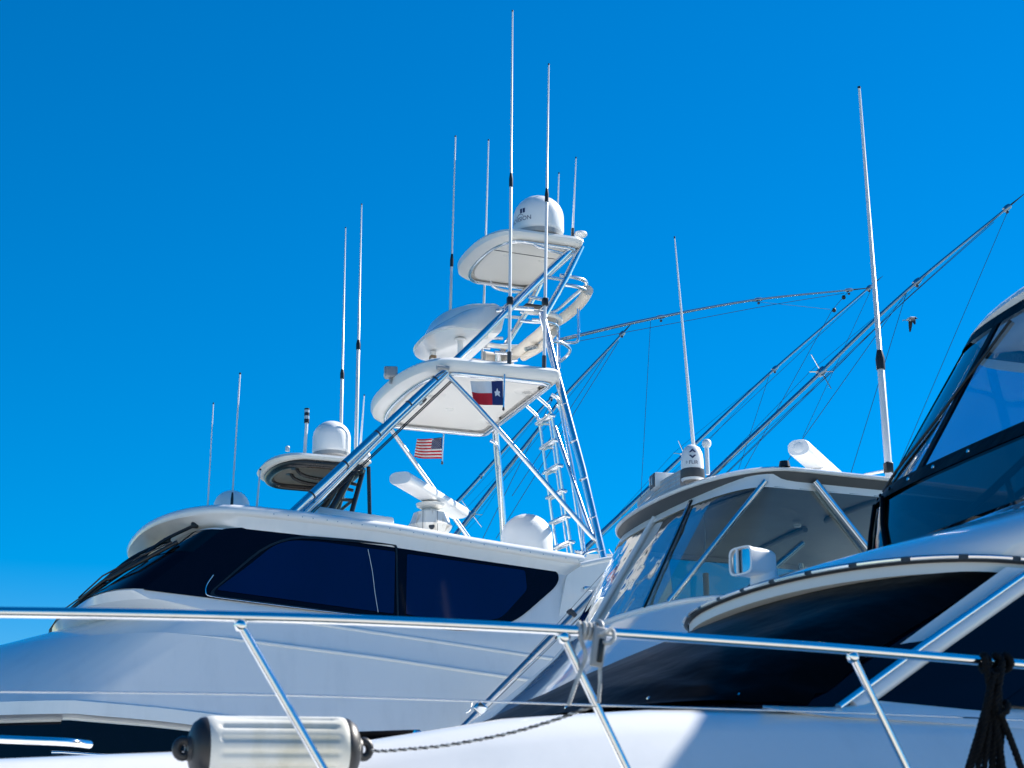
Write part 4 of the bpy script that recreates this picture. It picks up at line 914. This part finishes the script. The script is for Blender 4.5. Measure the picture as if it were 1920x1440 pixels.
# low handrail and windlass gear on the foredeck
tube('deck_handrail', [at(-300, 1372, y=7.4), at(0, 1386, y=7.4), at(120, 1391, y=7.4), at(168, 1396, y=7.5)], .016, 'chrome', B3, 4)
MB().tube([at(640, 1388, y=7.6), at(786, 1383, y=7.6)], .035, 12).build('canvas_roll', 'black_canvas', B3)
tube('deck_handrail', [at(776, 1376, y=7.4), at(800, 1382, y=7.4), at(822, 1394, y=7.4)], .018, 'chrome', B3, 4)

# ================================================================== loose things
# fender stowed inside the bow rail
fa, fb = at(382, 1404, y=5.5), at(645, 1405, y=5.5)
ax = (fb - fa).normalized()
F = thing('boat_fender', ((fa + fb) / 2 - V(0, 0, .1)), 'white ribbed boat fender with black ends lying inside the bow rail', 'fender')
Lf = (fb - fa).length; rf_ = .098
q = V(0, 0, 1).rotation_difference(ax); secs = []; NS = 14 * 8
gro = [1., .75, .15, 0, 0, 0, .15, .75]
for xx, s_ in ((0, .94), (.008, .98), (.022, 1), (.034, 1), (.046, 1), (Lf * .5, 1), (Lf - .046, 1), (Lf - .034, 1), (Lf - .022, 1), (Lf - .008, .98), (Lf, .94)):
    rib = .0 if (xx < .04 or xx > Lf - .04) else 1.
    secs.append([fa + ax * xx + q @ V((rf_ * s_ - rib * .009 * gro[k % 8]) * math.cos(2 * math.pi * k / NS), (rf_ * s_ - rib * .009 * gro[k % 8]) * math.sin(2 * math.pi * k / NS), 0) for k in range(NS)])
MB().loft(secs, True, True, True).build('fender_body', 'fender_vinyl', F, 60)
for p, d_, rot in ((fa, -ax, 0), (fb, ax, 0)):
    e = MB().lathe([(rf_ * .955, -.012), (rf_ * .965, .0), (rf_ * .94, .012), (rf_ * .80, .030), (rf_ * .58, .040), (.040, .043), (.034, .052), (0, .054)], p, d_, 40).build('fender_end', 'black_rubber', F, 40)
    MB().tube([p + d_ * .062 + V(0, 0, .024) * math.cos(t) + d_ * .020 * math.sin(t) for t in [2 * math.pi * k / 16 for k in range(16)]], .014, 8, None, True).build('eyelet', 'black_rubber', e)
def rope(mb, pts, r, pitch, strands=3, seg=10, phase=0., alt=0):
    pts = [Vector(p) for p in pts]; L = sum((b - a).length for a, b in zip(pts, pts[1:])); N = max(8, int(L / pitch * seg)); pp = resample(pts, N)
    for s in range(strands):
        mb.mi = alt and s
        up = None; out = []
        for i, p in enumerate(pp):
            t = (pp[min(i + 1, N - 1)] - pp[max(i - 1, 0)]).normalized()
            if up is None: up = t.orthogonal().normalized()
            up = (up - t * up.dot(t)).normalized(); bi = t.cross(up)
            a = 2 * math.pi * (i / seg) + 2 * math.pi * s / strands + phase
            out.append(p + (up * math.cos(a) + bi * math.sin(a)) * r * .5)
        mb.tube(out, r * .56, 6)
    return mb
m = rope(MB(), catmull([at(690, 1407, y=5.5), at(720, 1408, y=5.42), at(760, 1405, y=5.35), at(840, 1397, y=5.25), at(950, 1376, y=5.12), at(1040, 1350, y=5.02), at(1095, 1330, y=4.96), at(1118, 1322, y=4.92)], 6), .0056, .036, 2, 10, 0., 1)
tag(m.build('fender_line', ['rope_white', 'rope_dark'], None, 60), 'thin grey twisted line running from the ribbed fender to the rail', 'rope')
# white line wound on the rail, with its tail
def on_rail(px):
    best = min(RL, key=lambda p: abs(((p - _C).dot(_R) / (p - _C).dot(_F)) * FPX + 960 - px)); return best
c0, c1 = on_rail(1090), on_rail(1116); ad = (RL[60] - RL[56]).normalized()
mid = at(1101, 1183, y=4.925); coil = []
for i in range(4 * 16 + 1):
    t = i / 16; a = 2 * math.pi * t
    coil.append(mid + ad * (-.028 + .0145 * t) + V(0, -1, 0) * .022 * math.cos(a) + V(0, 0, 1) * .022 * math.sin(a))
end = [mid + ad * -.028 + V(0, -.022, -.03), at(1098, 1230, y=4.90), at(1084, 1270, y=4.90), at(1066, 1322, y=4.90)]
m = rope(MB(), catmull(end[::-1] + coil[4:8], 3) + coil[8:], .0064, .028)
m = rope(m, catmull([coil[-1], at(1126, 1190, y=4.88), at(1146, 1180, y=4.89), at(1152, 1195, y=4.88), at(1142, 1206, y=4.88), at(1130, 1204, y=4.88)], 5), .0064, .028)
m = rope(m, [at(1125, 1240, y=4.895), at(1125, 1280, y=4.895), at(1122, 1318, y=4.90)], .0058, .028)
tag(m.build('white_line', 'rope_white', None, 60), 'white line wound in coils round the bow rail beside the grey hanger', 'rope')
Hn = thing('fender_hanger', at(1122, 1245, y=4.9), 'grey plastic fender hanger clipped over the bow rail', 'hanger')
hp = at(1122, 1213, y=4.895)
Mh = Matrix.Rotation(R(8), 3, 'Y')
MB().box(hp, (.040, .020, .118), Mh, .006).build('hanger_body', 'grey_plastic', Hn)
MB().box(hp + V(.002, -.012, -.012), (.016, .012, .070), Mh, .004).build('cam_lever', 'black_plastic', Hn)
hk = at(1122, 1183, y=4.925)
MB().tube(catmull([hk + V(0, -.030, -.02), hk + V(0, -.026, .014), hk + V(0, 0, .027), hk + V(0, .026, .010), hk + V(0, .026, -.012)], 4), .008, 8).build('hook', 'grey_plastic', Hn)
# bundle of black dock line hung on the rail
m = MB(); y0 = 4.87
def bl(l, r=.0115, yy=None): 
    global m
    m = rope(m, catmull([at(a, b, y=(yy or y0) + dy_) for a, b, dy_ in l], 5), r, .05, 3, 8, random.random() * 6)
for tx in (1845, 1868, 1886):
    ce = at(tx, 1242, y=4.87); m = rope(m, [ce + V(.004 * math.sin(k), .026 * math.cos(k * .42), .026 * math.sin(k * .42)) for k in range(16)], .0105, .05, 3, 8)
bl([(1846, 1232, -.03), (1856, 1290, -.04), (1868, 1360, -.04), (1880, 1440, -.04), (1886, 1500, -.04)])
bl([(1880, 1240, -.03), (1876, 1270, -.045), (1868, 1320, -.05), (1880, 1350, -.05), (1900, 1400, -.04), (1925, 1470, -.03)])
for k in range(7):
    u_ = k / 6
    bl([(1862 + 8 * u_, 1262, -.02 - .012 * (k % 3)), (1850 + 26 * u_ + random.uniform(-4, 4), 1310, -.025 - .012 * (k % 3)), (1836 + 40 * u_ + random.uniform(-4, 4), 1380, -.025 - .012 * (k % 2)), (1812 + 62 * u_ + random.uniform(-5, 5), 1450, -.02), (1806 + 68 * u_, 1500, -.02)], .0098)
bl([(1872, 1342, -.06), (1886, 1335, -.06), (1890, 1322, -.05), (1884, 1315, -.03)])
tag(m.build('dock_line_bundle', 'rope_black', None, 60), 'bundle of black dock line hung over the bow rail', 'rope')
# flags
def star_pts(c, ux, uz, r):
    return [c + ux * (r * (1 if k % 2 == 0 else .40) * math.sin(math.pi * k / 5)) + uz * (r * (1 if k % 2 == 0 else .40) * math.cos(math.pi * k / 5)) for k in range(10)]
def flag(name, label, hoist_top, hoist_bot, fly_top, fly_bot, pole_top, pole_bot, colour, wave, stars):
    root = thing(name, pole_bot, label, 'flag')
    MB().tube([pole_top, pole_bot], .011, 8).build('flag_staff', 'aluminium', root)
    MB().lathe([(0, -.02), (.017, 0), (.011, .03)], pole_bot, n=8).build('staff_tip', 'dark_grey', root)
    NX, NZ = 30, 26
    def P(u, v):
        a = hoist_top.lerp(hoist_bot, v); b = fly_top.lerp(fly_bot, v); p = a.lerp(b, u)
        return p + V(0, 1, 0) * wave * u * math.sin(u * 8.5 + v * 1.6) + V(0, 0, 1) * (wave * .35) * u * math.sin(u * 7 + 1 + v)
    mb = MB(); idx = {}
    for j in range(NZ + 1):
        for i in range(NX + 1): idx[i, j] = len(mb.v); mb.v.append(P(i / NX, j / NZ))
    for j in range(NZ):
        for i in range(NX):
            mb.mi = colour((i + .5) / NX, (j + .5) / NZ); mb.face((idx[i, j], idx[i + 1, j], idx[i + 1, j + 1], idx[i, j + 1]))
    cl = mb.build('flag_cloth', ['flag_white', 'flag_red', 'flag_blue'], root, 80, False)
    mb = MB()
    for (u, v, r) in stars:
        c = P(u, v); ux = (P(u + .02, v) - P(u - .02, v)).normalized(); uz = -(P(u, v + .02) - P(u, v - .02)).normalized(); nn = ux.cross(uz)
        if nn.y > 0: nn = -nn
        for sg in (1, -1): mb.flat(star_pts(c + nn * .004 * sg, ux, uz, r))
    mb.build('flag_star', 'flag_white', cl, 0, False)
ty = Y1 - 1.30
flag('state_flag', 'red, white and blue flag with one white star under the white hardtop', at(943, 714, y=ty), at(943, 760, y=ty), at(884, 715, y=ty + .05), at(886, 758, y=ty + .05), at(946, 702, y=ty), at(944, 768, y=ty),
     lambda u, v: 2 if u < .36 else (0 if v < .5 else 1), .055, [(.18, .5, .062)])
uy = Y1 + 1.28
st = [((.035 + .40 * (c_ + .5) / 11), (.03 + .5 * (r_ + .5) / 9), .0068) for r_ in range(9) for c_ in range(11) if (r_ + c_) % 2 == 0]
flag('national_flag', 'striped flag with blue starred corner flying against the sky below the hardtop', at(829, 820, y=uy), at(828, 860, y=uy), at(784, 824, y=uy + .06), at(775, 859, y=uy + .06), at(832, 812, y=uy), at(829, 869, y=uy),
     lambda u, v: 2 if (u < .45 and v < 7 / 13) else (1 if int(v * 13) % 2 == 0 else 0), .055, st)
# gull
gc = at(1706, 600, d=44.)
G = thing('gull', gc, 'flying gull with white body and dark wings held down', 'bird')
gr = _R; gu = V(0, 0, 1); gf = gr.cross(gu)
def gp(a, b, c=0.): return gc + (gr * a + gu * b + gf * c) * .85
MB().tube(catmull([gp(-.13, -.01), gp(-.06, .01), gp(.02, .03), (gp(.09, .05)), gp(.13, .06), gp(.155, .055)], 4), [.008, .012, .018, .025, .035, .042, .048, .052, .054, .054, .052, .048, .042, .038, .035, .033, .03, .026, .022, .016, .012][:21], 10).build('body', 'gull_white', G)
MB().lathe([(0, -.03), (.026, -.015), (.03, .005), (.022, .025), (0, .035)], gp(.155, .055), gr, 12).build('head', 'gull_grey', G)
MB().tube([gp(.18, .052), gp(.235, .045)], .010, 6, .003).build('beak', 'gull_grey', G)
MB().plate([gp(-.11, .0), gp(-.20, -.01, .03), gp(-.21, -.02, -.03)], gu, .006).build('tail', 'gull_white', G)
for s, ln in ((1, 1.0), (-1, .8)):
    w_ = [[gp(-.03, .04, .03 * s), gp(.09, .055, .03 * s)], [gp(-.02, -.02, .14 * s * ln), gp(.10, .0, .14 * s * ln)], [gp(.0, -.13, .26 * s * ln), gp(.10, -.11, .26 * s * ln)], [gp(.03, -.26, .36 * s * ln), gp(.07, -.25, .36 * s * ln)]]
    w2 = [[p + V(0, 0, .012) for p in r_] for r_ in w_]
    MB().loft([[a[0], a[1], b[1], b[0]] for a, b in zip(w_, w2)], True, True, True).build('wing', 'gull_grey', G)
